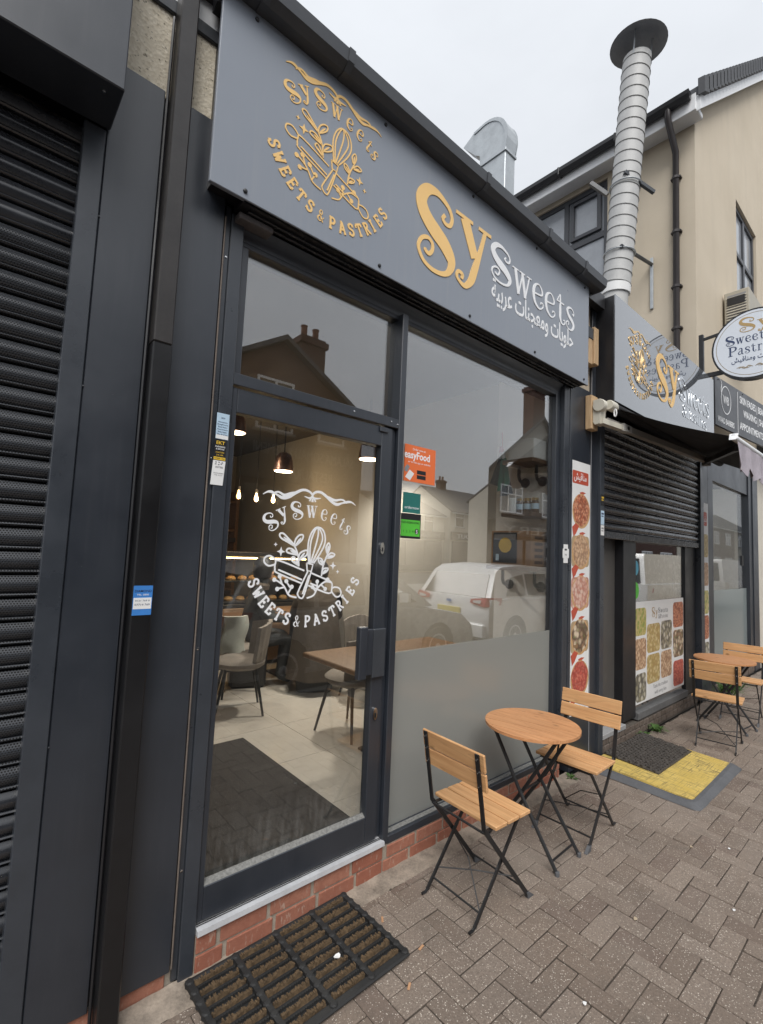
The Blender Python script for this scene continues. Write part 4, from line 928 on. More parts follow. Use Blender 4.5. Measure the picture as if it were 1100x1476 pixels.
# shutter, half raised
SH = thing('half_shutter', 'half raised black roller shutter of ribbed laths over the takeaway door', 'roller shutter', (5.6, 1.97, 1.9))
build_slats(SH, 4.306, 7.03, 1.950, 1.965, 3.02, .0775, lambda z: 'shutter')
MB().cbox(4.306, 7.03, 1.940, 1.972, 1.895, 1.962, .004).build('bottom_lath', 'shutter', SH)
MB().cbox(4.228, 4.305, 1.925, 2.055, .0, 3.03, .003).build('guide_rail', 'alu_rail', SH)
MB().cbox(7.032, 7.160, 1.925, 2.055, .0, 3.0, .003).build('guide_rail', 'alu_rail', SH)
for lb, za, zb, mt, pm_ in (('little yellow lettered label on the takeaway shutter rail', 2.18, 2.28, 'black_print', 'yellow_print'), ('pale blue label on the takeaway shutter rail', 2.01, 2.135, 'paleblue_print', 'navy_print'), ('white label under the pale blue one on the takeaway rail', 1.915, 2.005, 'paper', 'grey_print')):
    sticker('rail_label', lb, 'sticker', 1.9245, 4.236, 4.30, za, zb, mt, [('print', pm_, rc(4.245, 4.29, zb-.035, zb-.02)), ('print', pm_, rc(4.245, 4.285, zb-.055, zb-.045))])

# sign box of the takeaway
SG2 = thing('takeaway_sign', 'glossy grey sign box with mirror gold emblem above the awning', 'sign', (5.6, 1.78, 3.08))
MB().cbox(4.172, 7.07, 1.780, 1.792, 3.086, 4.06, .003).build('board', 'acrylic', SG2)
MB().cbox(4.174, 7.068, 1.793, 2.02, 3.09, 4.055, .003).build('box_frame', 'black_plastic', SG2)
flat('mirror_gold', (.80, .56, .27), .28, .8, var=.05); flat('mirror_steel', (.85, .87, .88), .12, 1.0, var=.03)
pl = facade(1.7798)
m = MB(); bakery_logo(m, pl, 4.72, 3.585, .315, .003, .018, .9); m.build('emblem', 'mirror_gold', SG2, fix=False)
m = MB(); glyph(m, pl, CURLY['S'], (5.30, 3.36), .46, 0, .004, None, .95, 6); glyph(m, pl, CURLY['y'], (5.62, 3.35), .43, 0, .004, None, 1.0, 6); m.build('gold_lettering', 'gold', SG2, fix=False)
m = MB(); word(m, pl, 'Sweets', 5.80, 3.50, .26, 6.86, xh=.71, gap=.06); m.build('steel_lettering', 'mirror_steel', SG2, fix=False)
m = MB(); word(m, pl, '&Pastries', 5.90, 3.335, .14, 6.76, xh=.72, gap=.08); m.build('small_lettering', 'mirror_steel', SG2, fix=False)
for x in (4.45, 4.82, 4.86, 5.25, 5.62, 6.0): MB().hull([(x, 1.79, 4.06), (x+.03, 1.79, 4.06), (x+.015, 1.80, 4.06), (x+.012, 1.79, 4.078)]).build('clip', 'black_metal', SG2)

def wood_block(x0, x1, y0, y1, z0, z1, lb, name='wood_block', cat='timber'):
    return tag(MB().cbox(x0, x1, y0, y1, z0, z1, .004).build(name, 'pine_block'), lb, cat)
wood_block(3.985, 4.100, 1.895, 1.9535, 2.82, 3.120, 'raw timber block holding the awning bracket beside the shutter')
wood_block(3.945, 4.010, 1.905, 1.973, 3.395, 3.70, 'short pine batten fixed left of the pair in the gap beside the fascia')
wood_block(4.018, 4.098, 1.89, 1.973, 3.405, 3.74, 'longer pine batten fixed right of the pair in the gap beside the fascia')

# folding arm awning
AW = thing('folding_awning', 'black folding arm awning with cream fittings and ragged lilac valance', 'awning', (5.6, 1.8, 2.9))
MB().tube([(4.19, 1.80, 3.03), (7.4, 1.80, 3.03)], .042, 12).build('fabric_roller', 'awning_cloth', AW, smooth=True)
def fab(u, v):
    xl = 4.22+(4.50-4.22)*v; x = xl+(7.38-xl)*u
    return (x, 1.80-.80*v, 3.04-.335*v-.025*math.sin(math.pi*v)+.004*math.sin(x*6)*v)
MB().sheet(fab, 20, 8, (0, 0, .003)).build('canopy', 'awning_cloth', AW, smooth=True)
MB().tube([(4.48, 1.0, 2.70), (7.4, 1.0, 2.70)], .024, 10).build('front_bar', 'upvc_white', AW, smooth=True)
MB().hull([(4.47, 1.03, 2.69), (4.47, .97, 2.69), (4.50, .97, 2.735), (4.50, 1.03, 2.735), (4.44, 1.02, 2.675), (4.44, .98, 2.675)]).build('front_bar_cap', 'upvc_white', AW)
rv = random.Random(9); drops = [rv.uniform(-.02, .03) for _ in range(61)]
def val(u, v):
    i = int(u*60); x = 4.53+2.85*u; sc = .05*abs(math.sin(u*math.pi*17))
    return (x, .985+.018*math.sin(x*19)*v+.01*math.sin(x*47)*v, 2.695-v*(.20+sc+drops[i]))
MB().sheet(val, 60, 4, (0, .003, 0)).build('valance', 'valance_cloth', AW, smooth=True)
def bar(mb, a, b, w, h):
    a, b = Vector(a), Vector(b); d = (b-a).normalized(); s_ = d.cross(Vector((0, 0, 1))).normalized()*w/2; u_ = s_.normalized().cross(d)*h/2
    mb.hull([a+s_+u_, a-s_+u_, a+s_-u_, a-s_-u_, b+s_+u_, b-s_+u_, b+s_-u_, b-s_-u_]); return mb
bar(MB(), (4.10, 1.83, 2.895), (6.42, 1.70, 2.90), .05, .055).build('upper_arm', flat('arm_grey', (.30, .285, .26), .45), AW)
bar(MB(), (6.42, 1.70, 2.885), (4.68, 1.02, 2.655), .04, .05).build('forearm', 'black_metal', AW)
MB().lathe([(.045, -.05), (.05, 0), (.045, .05)], (6.43, 1.70, 2.89), 12).build('elbow_joint', flat('joint_grey', (.35, .35, .34), .4, .6), AW, smooth=True)
flat('bracket_cream', (.62, .59, .50), .45, var=.06)
sh = MB(); sh.prism([(0, 1.89, 3.07), (0, 1.83, 3.075), (0, 1.80, 3.04), (0, 1.825, 2.97), (0, 1.835, 2.86), (0, 1.875, 2.855), (0, 1.89, 2.88)], (4.0, 0, 0), (4.10, 0, 0)); sh.build('bracket', 'bracket_cream', AW)
MB().lathe([(.050, 0), (.055, .01), (.055, .05), (.04, .06)], (3.985, 1.835, 3.015), 18, (1, 0, 0)).build('bracket_boss', 'bracket_cream', AW, smooth=True)
MB().lathe([(.040, 0), (.045, .01), (.045, .10), (.035, .13)], (4.08, 1.795, 3.03), 16, (1, 0, 0)).build('roller_end', 'bracket_cream', AW, smooth=True)
bar(MB(), (4.03, 1.84, 2.885), (4.36, 1.79, 2.875), .055, .045).build('shoulder', 'bracket_cream', AW)
ey = [(4.10, 1.745+.010*math.sin(a), 2.955+.032*math.cos(a)) for a in [k*math.pi/6 for k in range(13)]]
MB().tube(ey, .006, 6, False).build('crank_eye', 'white_plastic', AW, smooth=True)
MB().hull([(4.32, 1.76, 2.845), (4.32, 1.82, 2.845), (4.32, 1.76, 2.915), (4.32, 1.82, 2.915), (4.46, 1.75, 2.85), (4.46, 1.81, 2.85), (4.46, 1.75, 2.905), (4.46, 1.81, 2.905)]).build('knuckle', flat('arm_pale', (.50, .49, .46), .45), AW)
MB().lathe([(.018, 0), (.018, .006)], (4.39, 1.752, 2.88), 10, (0, -1, 0)).build('knuckle_bolt', 'black_metal', AW)

# food posters
def food_tile(t, y, pts, mat, nm='food_photo'):
    m = MB(); blob(m, facade(y), pts, .0004); return m.build(nm, mat, t)
def wedge(x, z, s, up=1): return [(x, z), (x+.5*s, z+.25*s*up), (x+s, z+.1*s*up), (x+.55*s, z-.35*s*up), (x+.2*s, z-.55*s*up)]
PS = thing('food_poster_strip', 'tall narrow poster of five flatbreads with red Arabic heading by the window', 'poster', (3.92, 1.953, .43))
MB().box(3.770, 4.090, 1.9520, 1.9545, .432, 2.522).build('sheet', 'paper', PS)
yq = 1.9518
food_tile(PS, yq, rrect(3.775, 4.055, 2.33, 2.44, .015), 'red_print', 'heading_panel')
m = MB(); text(m, facade(1.9512), arabic('مناقيش'), 3.91, 2.365, .085, 'CENTER', .0004, .01, fit=.22); m.build('heading_lettering', 'white_vinyl', PS, fix=False)
cz = (2.11, 1.765, 1.42, 1.06, .72)
for z, mt, bg_ in zip(cz, ('food_meat', 'food_chicken', 'food_ham', 'food_wrap', 'food_tomato'), (None, 'tan_print', 'food_ham', 'tan_print', None)):
    if bg_: food_tile(PS, yq+.0003, rrect(3.772, 4.078, z-.135, z+.125, .04), bg_, 'photo_ground')
    food_tile(PS, yq, [(3.932+.155*math.cos(a), z-.008+.148*math.sin(a)) for a in [k*math.pi/14 for k in range(28)]], flat('crust', (.60, .36, .17), .5, var=.25, vs=50), 'flatbread_rim')
    food_tile(PS, yq-.0009, [(3.930+(.138+.008*math.sin(5*a))*math.cos(a), z+(.134+.007*math.sin(7*a))*math.sin(a)) for a in [k*math.pi/14 for k in range(28)]], mt, 'topping')
    food_tile(PS, yq-.0013, wedge(3.775, z-.150, .12, 1.2), 'red_print', 'brush_stroke'); food_tile(PS, yq+.0001, wedge(3.90, z+.150, .11, .4), 'red_print', 'brush_stroke')
PS2 = thing('far_poster_strip', 'narrow food poster on the post right of the half shutter', 'poster', (7.31, 1.953, .45))
MB().box(7.175, 7.435, 1.9520, 1.9545, .45, 2.50).build('sheet', 'paper', PS2)
MB().cbox(7.162, 7.44, 1.955, 2.14, .0, 3.3, .003).build('cladding_panel', 'paint', S2)
food_tile(PS2, yq, rrect(7.19, 7.38, 2.20, 2.38, .02), 'red_print', 'heading_panel')
m = MB(); text(m, facade(1.9512), arabic('مناقيش'), 7.285, 2.25, .11, 'CENTER', .0004, .01, fit=.16); m.build('heading_lettering', 'white_vinyl', PS2, fix=False)
for z, mt in zip((1.95, 1.58, 1.22, .90), ('food_baklava', 'food_chicken', 'food_green', 'food_meat')): food_tile(PS2, yq, rrect(7.19, 7.425, z-.16, z+.14, .05), mt)
food_tile(PS2, yq, rrect(7.19, 7.425, .50, .70, .04), 'food_nuts')
PW2 = thing('window_menu_poster', 'white menu poster with grid of food photos inside the takeaway window', 'poster', (5.9, 1.999, .25))
MB().box(5.165, 6.600, 1.9975, 2.0010, .262, 1.285).build('sheet', 'paper', PW2)
for (a, b, c, d), mt in zip([(5.17,1.22,5.46,.94),(5.48,1.04,5.85,.74),(5.87,1.05,6.21,.74),(6.25,1.24,6.59,.95),(5.17,.91,5.46,.60),(5.48,.72,5.84,.42),(5.87,.72,6.20,.43),(6.25,.92,6.59,.61),(5.19,.56,5.46,.28),(6.25,.57,6.59,.285)],
        ('food_green','food_baklava','food_nuts','food_meat','food_chicken','food_baklava','food_chicken','food_wrap','food_nuts','food_tomato')):
    food_tile(PW2, 1.9973, rrect(a, c, d, b, .05), mt)
m = MB(); word(m, facade(1.9971), 'Sy', 5.62, 1.11, .10, 5.78, th=.0004); m.build('gold_lettering', 'tan_print', PW2, fix=False)
m = MB(); word(m, facade(1.9971), 'Sweets', 5.80, 1.145, .055, 6.08, th=.0004); word(m, facade(1.9971), '&Pastries', 5.80, 1.085, .045, 6.08, th=.0004); text(m, facade(1.9971), 'Taste the tradition', 5.86, .36, .055, 'CENTER', .0004, 0, 1, .42); text(m, facade(1.9971), 'with every bite', 5.86, .295, .055, 'CENTER', .0004, 0, 1, .34); m.build('lettering', 'grey_print', PW2, fix=False)
for x, z, r_, mt, lb in ((5.20, 1.63, .075, flat('sky_badge', (.12, .45, .62), .5), 'round light blue badge in the takeaway window above the poster'), (5.20, 1.40, .085, 'green_print', 'round green badge in the takeaway window above the poster')):
    m = MB(); blob(m, facade(2.0005), disc2((x, z), r_, 24, .9), .0008); tag(m.build('round_badge', mt), lb, 'sticker')

# takeaway interior glimpsed through the pane
MB().box(4.85, 7.44, 3.6, 3.7, .0, 3.0).build('back_wall', 'int_wall', S2); MB().box(4.30, 7.44, 2.11, 3.6, .10, .14).build('floor', 'int_tile', S2); MB().box(4.3, 7.44, 2.15, 3.6, 2.99, 3.02).build('ceiling', 'int_white', S2)

# oval hanging sign on a bracket
OV = thing('hanging_sign', 'round black rimmed hanging sign with Sy Sweets and Pastries lettering', 'sign', (6.9, 1.32, 3.92))
OX = 6.9; oc = (1.315, 4.335); pl_o = Plane((OX-.055, 0, 0), (0, -1, 0), (0, 0, 1))
def odisc(rx, rz, n=48): return [(-oc[0]+rx*math.cos(2*math.pi*k/n), oc[1]+rz*math.sin(2*math.pi*k/n)) for k in range(n)]
m = MB(); P = odisc(.425, .425); m.prism([pl_o.p(*p) for p in P], (0.001, 0, 0), (.11, 0, 0)); m.build('rim', 'black_plastic', OV, smooth=True)
flat('sign_face', (.72, .76, .82), .35, var=.02); flat('sign_line', (.33, .26, .17), .5)
m = MB(); blob(m, pl_o, odisc(.405, .405), .002); m.build('face', 'sign_face', OV)
def ringband(r0, r1, d):
    m = MB(); n = 48; P0 = odisc(r0, r0, n); P1 = odisc(r1, r1, n)
    m.add([pl_o.p(*p, d) for p in P0]+[pl_o.p(*p, d) for p in P1], [(i, (i+1) % n, (i+1) % n+n, i+n) for i in range(n)]); return m
ringband(.372, .378, .0028).build('gold_ring', 'sign_line', OV, fix=False)
po = Plane(pl_o.p(-oc[0], oc[1], .0024), (0, -1, 0), (0, 0, 1))
m = MB(); word(m, po, 'Sy', -.13, .16, .17, .15, th=.001); m.build('gold_lettering', flat('dull_gold', (.46, .31, .13), .45), OV, fix=False)
m = MB(); word(m, po, 'Sweets', -.27, .03, .115, .16, th=.001); word(m, po, '&', .19, .03, .115, .27, th=.001); word(m, po, 'Pastries', -.25, -.105, .115, .25, th=.001); text(m, po, arabic('حلويات ومناقيش'), 0, -.195, .085, 'CENTER', .001, .01, 1, .44); m.build('navy_lettering', 'navy_print', OV, fix=False)
m = MB()
for s_ in (-1, 1): stroke(m, po, [(s_*.01, -.28, .3), (s_*.05, -.262, 1), (s_*.09, -.285, .8), (s_*.13, -.262, 1), (s_*.17, -.27, .3)], .012, .001); stroke(m, po, [(s_*.03, -.275, .3), (s_*.07, -.285, 1), (s_*.11, -.262, .8), (s_*.15, -.28, .3)], .008, .001)
m.build('flourish', 'sign_line', OV, fix=False)
MB().cbox(6.875, 6.925, 1.838, 1.888, 3.98, 4.62, .004).build('bracket_post', 'black_metal', OV)
bar(MB(), (6.9, 1.84, 4.555), (6.9, 1.66, 4.575), .03, .03).build('bracket_arm', 'black_metal', OV); bar(MB(), (6.9, 1.84, 4.075), (6.9, 1.60, 4.075), .04, .05).build('bracket_arm', 'black_metal', OV)
bar(MB(), (6.9, 1.863, 4.0), (6.9, 1.863, 3.99), .04, .04).build('foot', 'black_metal', OV)

# ------------------------------------------------------------------ barber shop beyond
BB = thing('barber_shop', 'dark barber shop front with tall glass window beyond the takeaway', 'shop', (9.0, 1.95, 0))
MB().cbox(7.442, 7.668, 1.955, 2.14, .0, 3.5, .003).build('cladding_panel', 'paint', BB)
MB().cbox(9.66, 9.85, 1.965, 2.12, .0, 3.3, .003).cbox(9.86, 10.2, 1.95, 2.12, .0, 3.3, .003).build('frame_post', 'paint', BB)
MB().cbox(7.668, 9.66, 1.98, 2.10, 2.86, 3.3, .003).build('head_rail', 'paint', BB)
MB().cbox(7.668, 9.66, 1.97, 2.10, .10, .20, .003).build('bottom_rail', 'paint', BB)
MB().box(7.668, 9.66, 2.015, 2.021, 1.341, 2.86).build('pane', 'barber_glass', BB)
MB().box(7.668, 9.66, 2.013, 2.021, .2, 1.34).build('frosted_pane', 'frost_blue', BB)
MB().cbox(9.36, 9.46, 2.0, 2.012, 1.7, 1.86, .004).build('door_handle', 'black_metal', BB)
MB().box(10.2, 30, 1.96, 2.14, 0, 3.3).build('far_wall', 'house_cream', BB); plinth(BB, 7.67, 10.2, 1.965, 1, [(0, .095)], 'dbrick', 'dark_mortar', seed=31)
MB().box(7.6, 12.0, 6.2, 6.3, .0, 3.4).build('back_wall', 'int_white', BB); MB().box(7.6, 12, 2.03, 6.2, .05, .1).build('floor', 'int_tile', BB); MB().box(7.6, 12, 2.03, 6.2, 3.3, 3.35).build('ceiling', flat('dark_ceiling', (.05, .05, .055), .7), BB); MB().box(12.0, 12.1, 2.03, 6.2, .05, 3.4).build('side_wall', 'int_white', BB)
for i, (x, y, dx, dy) in enumerate(((8.3, 3.0, .9, .0), (9.4, 3.3, .0, .8), (8.4, 4.2, 1.0, 0), (8.6, 5.0, 1.0, 0), (9.9, 4.4, .9, 0), (10.2, 5.2, .9, 0))):
    lt = thing('tube_light', ['lit white tube light nearest the barber window', 'lit tube light turned across the barber ceiling', 'lit tube light in the second row of the barber ceiling', 'lit tube light in the third row of the barber ceiling', 'lit tube light right of the second row in the barber shop', 'lit tube light deepest in the barber shop'][i], 'light', (x, y, 3.2), 'barber ceiling tubes')
    m = MB(); bar(m, (x, y, 3.25), (x+dx, y+dy, 3.25), .06, .04); m.build('tube', emis('tube_white', (1, .98, .95), 9.0), lt)
    for e in (0, 1): MB().tube([(x+dx*e, y+dy*e, 3.26), (x+dx*e, y+dy*e, 3.305)], .006, 5).build('hanger', 'black_metal', lt)
MB().cbox(8.2, 11.0, 5.2, 5.7, .1, 1.35, .01).build('counter', 'white_plastic', BB); MB().cbox(8.3, 11.2, 6.10, 6.19, 1.5, 2.3, .01).build('mirror_board', flat('barber_photo', (.36, .30, .22), .5, var=.6, vs=3), BB)
BS = thing('barber_sign', 'dark grey barber fascia sign with white comb emblem and service list', 'sign', (8.3, 1.76, 3.55))
ub = Vector((.9963, -.0865, 0)); pb = Plane((7.345, 1.832, 3.55), ub, (0, 0, 1))
m = MB(); m.prism([pb.p(a, b) for a, b in rc(0, 3.2, 0, .66)], (0, 0, 0), pb.n*-.03); m.build('board', flat('barber_grey', (.085, .09, .10), .4), BS)
for p0, p1 in ((pb.p(.05, .04, -.031), pb.p(.05, .62, -.031)), (pb.p(3.1, .04, -.031), pb.p(3.1, .62, -.031))): MB().hull([p0, p1, p0+Vector((.05, 0, 0)), p1+Vector((.05, 0, 0)), p0+Vector((0, 1.99-p0.y, 0)), p1+Vector((0, 1.99-p0.y, 0)), p0+Vector((.05, 1.99-p0.y, 0)), p1+Vector((.05, 1.99-p0.y, 0))]).build('bracket', 'black_metal', BS)
pb2 = Plane(pb.p(0, 0, .0005), ub, (0, 0, 1))
m = MB(); stroke(m, pb2, [(.37+.17*math.cos(a), .40+.19*math.sin(a)) for a in [k*math.pi/12 for k in range(25)]], .012, .002); stroke(m, pb2, [(.16, .66, .4), (.22, .60, 1), (.20, .50, 1), (.235, .44, .5)], .012, .002)
text(m, pb2, 'WB', .37, .34, .17, 'CENTER', .002, .0, 1, .20); text(m, pb2, 'WAAD BARBERS', .37, .06, .11, 'CENTER', .002, .01, 1, .58); m.build('emblem', 'white_vinyl', BS, fix=False)
m = MB(); stroke(m, pb2, [(.80, .03), (.80, .62)], .010, .002, False); m.build('divider', 'white_vinyl', BS)
m = MB()
for tx, z in (('SKIN FADES | BEARD TRIM | KIDS CUT', .48), ('WAXING | SHAVES & FACIALS', .30), ('APPOINTMENTS & WALK-INS', .10)): text(m, pb2, tx, .88 if z != .30 else 1.02, z, .145, 'LEFT', .002, .012, 1, 2.1 if z == .48 else 1.75)
m.build('service_lettering', 'white_vinyl', BS, fix=False)
for x in (.1, 1.0, 2.0): MB().lathe([(.012, 0), (.01, .006), (0, .008)], pb.p(x, .63), 8, tuple(pb.n)).build('screw', 'black_metal', BS)

# ------------------------------------------------------------------ beige rendered house above the barber
BH = thing('beige_house', 'tall beige rendered house with dark window frames and slate gable roof', 'house', (9, 4, 3.4))
HX, HY, HZ = 7.2, 2.0, 8.12
XR = 13.2; RZ = HZ+(XR-HX)*.83
m = MB()      # front gable wall with the window opening (x 9.30..10.72, z 6.25..7.87)
def wallquad(mb, x0, x1, z0, z1): mb.add([(x0, HY, z0), (x1, HY, z0), (x1, HY, z1), (x0, HY, z1)], [(0, 1, 2, 3)])
wallquad(m, HX, 9.33, 3.4, HZ); wallquad(m, 10.72, XR+6, 3.4, HZ); wallquad(m, 9.33, 10.72, 3.4, 6.25); wallquad(m, 9.33, 10.72, 7.87, HZ)
m.add([(HX, HY, HZ), (XR+6, HY, HZ), (XR, HY, RZ)], [(0, 1, 2)])
for a, b in (((9.33, 6.25), (9.33, 7.87)), ((10.72, 7.87), (10.72, 6.25)), ((9.33, 7.87), (10.72, 7.87)), ((10.72, 6.25), (9.33, 6.25))): m.add([(a[0], HY, a[1]), (b[0], HY, b[1]), (b[0], HY+.12, b[1]), (a[0], HY+.12, a[1])], [(0, 1, 2, 3)])
m.build('gable_wall', 'render', BH, fix=False)
m = MB()      # side wall with the tall window opening (y 3.25..4.55, z 5.6..7.72)
def sidequad(mb, y0, y1, z0, z1): mb.add([(HX, y0, z0), (HX, y1, z0), (HX, y1, z1), (HX, y0, z1)], [(0, 1, 2, 3)])
sidequad(m, HY, 3.20, 3.4, HZ); sidequad(m, 4.75, 11, 3.4, HZ); sidequad(m, 3.20, 4.75, 3.4, 5.3); sidequad(m, 3.20, 4.75, 7.74, HZ)
for a, b in (((3.2, 5.3), (3.2, 7.74)), ((4.75, 5.3), (4.75, 7.74)), ((3.2, 7.74), (4.75, 7.74)), ((3.2, 5.3), (4.75, 5.3))): m.add([(HX, a[0], a[1]), (HX, b[0], b[1]), (HX+.1, b[0], b[1]), (HX+.1, a[0], a[1])], [(0, 1, 2, 3)])
m.build('side_wall', 'render', BH, fix=False)
MB().box(HX+.3, HX+.4, 2.4, 9, 3.5, 8).build('inner_blind', 'int_white', BH)
flat('frame_dark', (.055, .058, .066), .4); 
W1 = MB().cbox(HX+.03, HX+.09, 3.2, 3.27, 5.3, 7.74, .004).cbox(HX+.03, HX+.09, 3.86, 3.94, 5.3, 7.74, .004).cbox(HX+.03, HX+.09, 4.68, 4.75, 5.3, 7.74, .004).cbox(HX+.031, HX+.089, 3.27, 4.68, 7.66, 7.74, .004).cbox(HX+.031, HX+.089, 3.27, 3.86, 6.82, 6.92, .004).build('side_window', 'frame_dark', BH)
MB().box(HX+.06, HX+.065, 3.27, 4.68, 5.3, 7.66).build('pane', flat('pale_pane', (.34, .36, .39), .12, spec=.8), W1)
MB().cbox(HX+.005, HX+.05, 3.31, 3.37, 6.95, 7.62, .004).cbox(HX+.005, HX+.05, 3.76, 3.82, 6.95, 7.62, .004).cbox(HX+.006, HX+.049, 3.37, 3.76, 7.56, 7.62, .004).cbox(HX+.006, HX+.049, 3.37, 3.76, 6.95, 7.01, .004).build('opening_sash', 'frame_dark', W1)
W2 = MB().cbox(9.33, 9.41, HY+.04, HY+.10, 6.25, 7.87, .004).cbox(10.64, 10.72, HY+.04, HY+.10, 6.25, 7.87, .004).cbox(9.96, 10.06, HY+.04, HY+.10, 6.25, 7.87, .004).cbox(9.41, 10.64, HY+.041, HY+.099, 7.79, 7.87, .004).cbox(9.41, 10.64, HY+.041, HY+.099, 6.98, 7.06, .004).cbox(9.41, 10.64, HY+.041, HY+.099, 6.25, 6.33, .004).build('gable_window', 'frame_dark', BH)
MB().box(9.41, 10.64, HY+.07, HY+.075, 6.33, 7.79).build('pane', MATS['pale_pane'], W2)
# roof: two slopes of slate with a stepped verge
rf = MB(); ov = .28
for s_ in (1, -1):
    e = (HX-ov) if s_ == 1 else (2*XR-HX+ov); ez = HZ-.02-ov*.4
    rf.prism([(e, 0, ez), (XR, 0, RZ+.18), (XR, 0, RZ+.30), (e, 0, ez+.12)], (0, HY-.16, 0), (0, 11, 0))
rf.build('roof', 'slate', BH)
nv = 34
for k in range(nv):
    t_ = k/nv; x = (HX-ov)+(XR-HX+ov)*t_; z = HZ-.02-ov*.4+.06+(RZ+.3-(HZ-.02-ov*.4+.12))*t_
    sx = (XR-HX+ov)/nv; sz = (RZ+.18-(HZ-.02-ov*.4))/nv
    m = MB(); m.hull([(x-.03, HY-.21, z-.10), (x+sx, HY-.21, z+sz-.13), (x-.03, HY-.21, z+.13), (x+sx, HY-.21, z+sz+.11), (x-.03, HY-.13, z-.10), (x+sx, HY-.13, z+sz-.13), (x-.03, HY-.13, z+.14), (x+sx, HY-.13, z+sz+.12)]); m.build('verge_tile', 'slate', BH)
bg2 = MB(); bg2.prism([(HX-ov, 0, HZ-.36), (XR, 0, RZ-.08), (XR, 0, RZ+.16), (HX-ov, 0, HZ-.14)], (0, HY-.15, 0), (0, HY-.10, 0)); bg2.build('barge_board', 'upvc_white', BH)
MB().cbox(HX-ov+.02, HX, HY-.1, 11, HZ-.30, HZ-.22, .01).build('soffit', 'upvc_white', BH); MB().cbox(HX-ov-.02, HX-ov+.018, HY-.1, 11, HZ-.34, HZ-.10, .005).build('eaves_fascia', 'upvc_white', BH)
m = MB(); m.prism([(HX-ov-.025, 0, HZ-.09), (HX-ov-.14, 0, HZ-.09), (HX-ov-.14, 0, HZ-.15), (HX-ov-.11, 0, HZ-.20), (HX-ov-.05, 0, HZ-.20), (HX-ov-.025, 0, HZ-.16)], (0, HY-.05, 0), (0, 11, 0)); m.build('gutter', 'black_plastic', BH)
for y in (2.9, 3.8, 4.7): MB().cbox(HX-ov-.148, HX-ov-.02, y, y+.03, HZ-.208, HZ-.08, .004).build('gutter_bracket', 'black_plastic', BH)
m = MB().tube([(HX-ov-.08, 2.22, HZ-.18), (HX-ov-.08, 2.22, HZ-.32), (HX-.055, 2.22, HZ-.62), (HX-.055, 2.22, 3.6)], .042, 10); m.build('downpipe', flat('brown_pipe', (.030, .024, .024), .4), BH, smooth=True)
for z in (7.1, 6.3, 5.5, 4.9): MB().lathe([(.052, 0), (.052, .035)], (HX-.055, 2.22, z), 10).cbox(HX-.07, HX-.002, 2.155, 2.285, z+.005, z+.03, .003).build('pipe_clip', MATS['brown_pipe'], BH)
MB().box(HX+.02, 30, 3.3, 11, 3.3, 3.4).build('floor_slab', 'render', BH)
# air conditioning box on the gable wall
AC = thing('wall_unit', 'pale louvred ventilation unit mounted below the gable window', 'vent unit', (8.9, 1.8, 5.4))
AX, AZ0, AZ1 = 8.42, 5.10, 5.82
MB().cbox(AX, AX+.85, 1.66, 1.97, AZ0, AZ1, .01).build('casing', flat('casing_cream', (.42, .39, .32), .5, var=.1), AC)
MB().box(AX-.002, AX-.001, 1.70, 1.93, AZ0+.05, AZ1-.06).build('grille_recess', 'grey_print', AC)
for k in range(14): MB().hull([(AX-.015, 1.69, AZ0+.06+k*.042), (AX-.015, 1.94, AZ0+.06+k*.042), (AX-.003, 1.69, AZ0+.085+k*.042), (AX-.003, 1.94, AZ0+.085+k*.042), (AX-.015, 1.69, AZ0+.067+k*.042), (AX-.015, 1.94, AZ0+.067+k*.042)]).build('louvre', MATS['casing_cream'], AC)
MB().box(AX-.018, AX-.016, 1.71, 1.93, AZ1-.22, AZ1-.10).build('dark_slot', 'black_plastic', AC)
MB().cbox(AX+.2, AX+.26, 1.972, 1.999, AZ0-.05, AZ1-.1, .004).build('wall_bracket', 'gutter', AC)

# ------------------------------------------------------------------ flue, cowl and its brackets
FL = thing('flue_pipe', 'tall leaning silver spiral flue with round cowl rising behind the takeaway sign', 'flue', (6.2, 2.74, 4.06))
f0, f1 = Vector((6.2, 2.735, 4.06)), Vector((6.2, 2.378, 8.35)); fd = (f1-f0).normalized(); FLen = (f1-f0).length
MB().lathe([(.155, 0), (.155, FLen*.27), (.172, FLen*.272), (.172, FLen)], f0, 28, fd).build('pipe', 'flue_steel', FL, smooth=True)
for k in range(22):
    d = FLen*.29+k*.142; m = MB(); c = f0+fd*d; X = fd.orthogonal().normalized(); Yv = fd.cross(X)
    Pp = [c+(X*math.cos(a)+Yv*math.sin(a))*.1745+fd*(.02*math.sin(a)) for a in [i*math.pi/12 for i in range(25)]]
    if d < FLen-.03: m.tube(Pp, .006, 5, False); m.build('seam', flat('seam_steel', (.30, .30, .29), .6, .1), FL, smooth=True)
MB().lathe([(.176, 0), (.176, .11)], f0+fd*(FLen*.262), 24, fd).build('foil_label', 'white_plastic', FL, smooth=True)
ct = f1+fd*.20
MB().lathe([(.0, .13), (.20, .075), (.335, .0), (.345, -.012), (.33, -.010), (.19, .055), (.0, .11)], ct, 32, fd).build('cowl', 'cowl_steel', FL, smooth=True)
for k in range(3):
    a = k*2.094+.4; X = fd.orthogonal().normalized(); Yv = fd.cross(X); v_ = (X*math.cos(a)+Yv*math.sin(a))*.165
    MB().tube([f1+v_-fd*.05, ct+v_+fd*.06], .010, 6).build('cowl_strut', 'galvanised', FL)
MB().lathe([(.34, 0), (.34, .02), (.20, .06), (.17, .25)], (6.2, 2.735, 4.062), 24).build('roof_collar', 'roof_felt', FL, smooth=True)
def atz(z): return f0+fd*((z-f0.z)/fd.z)
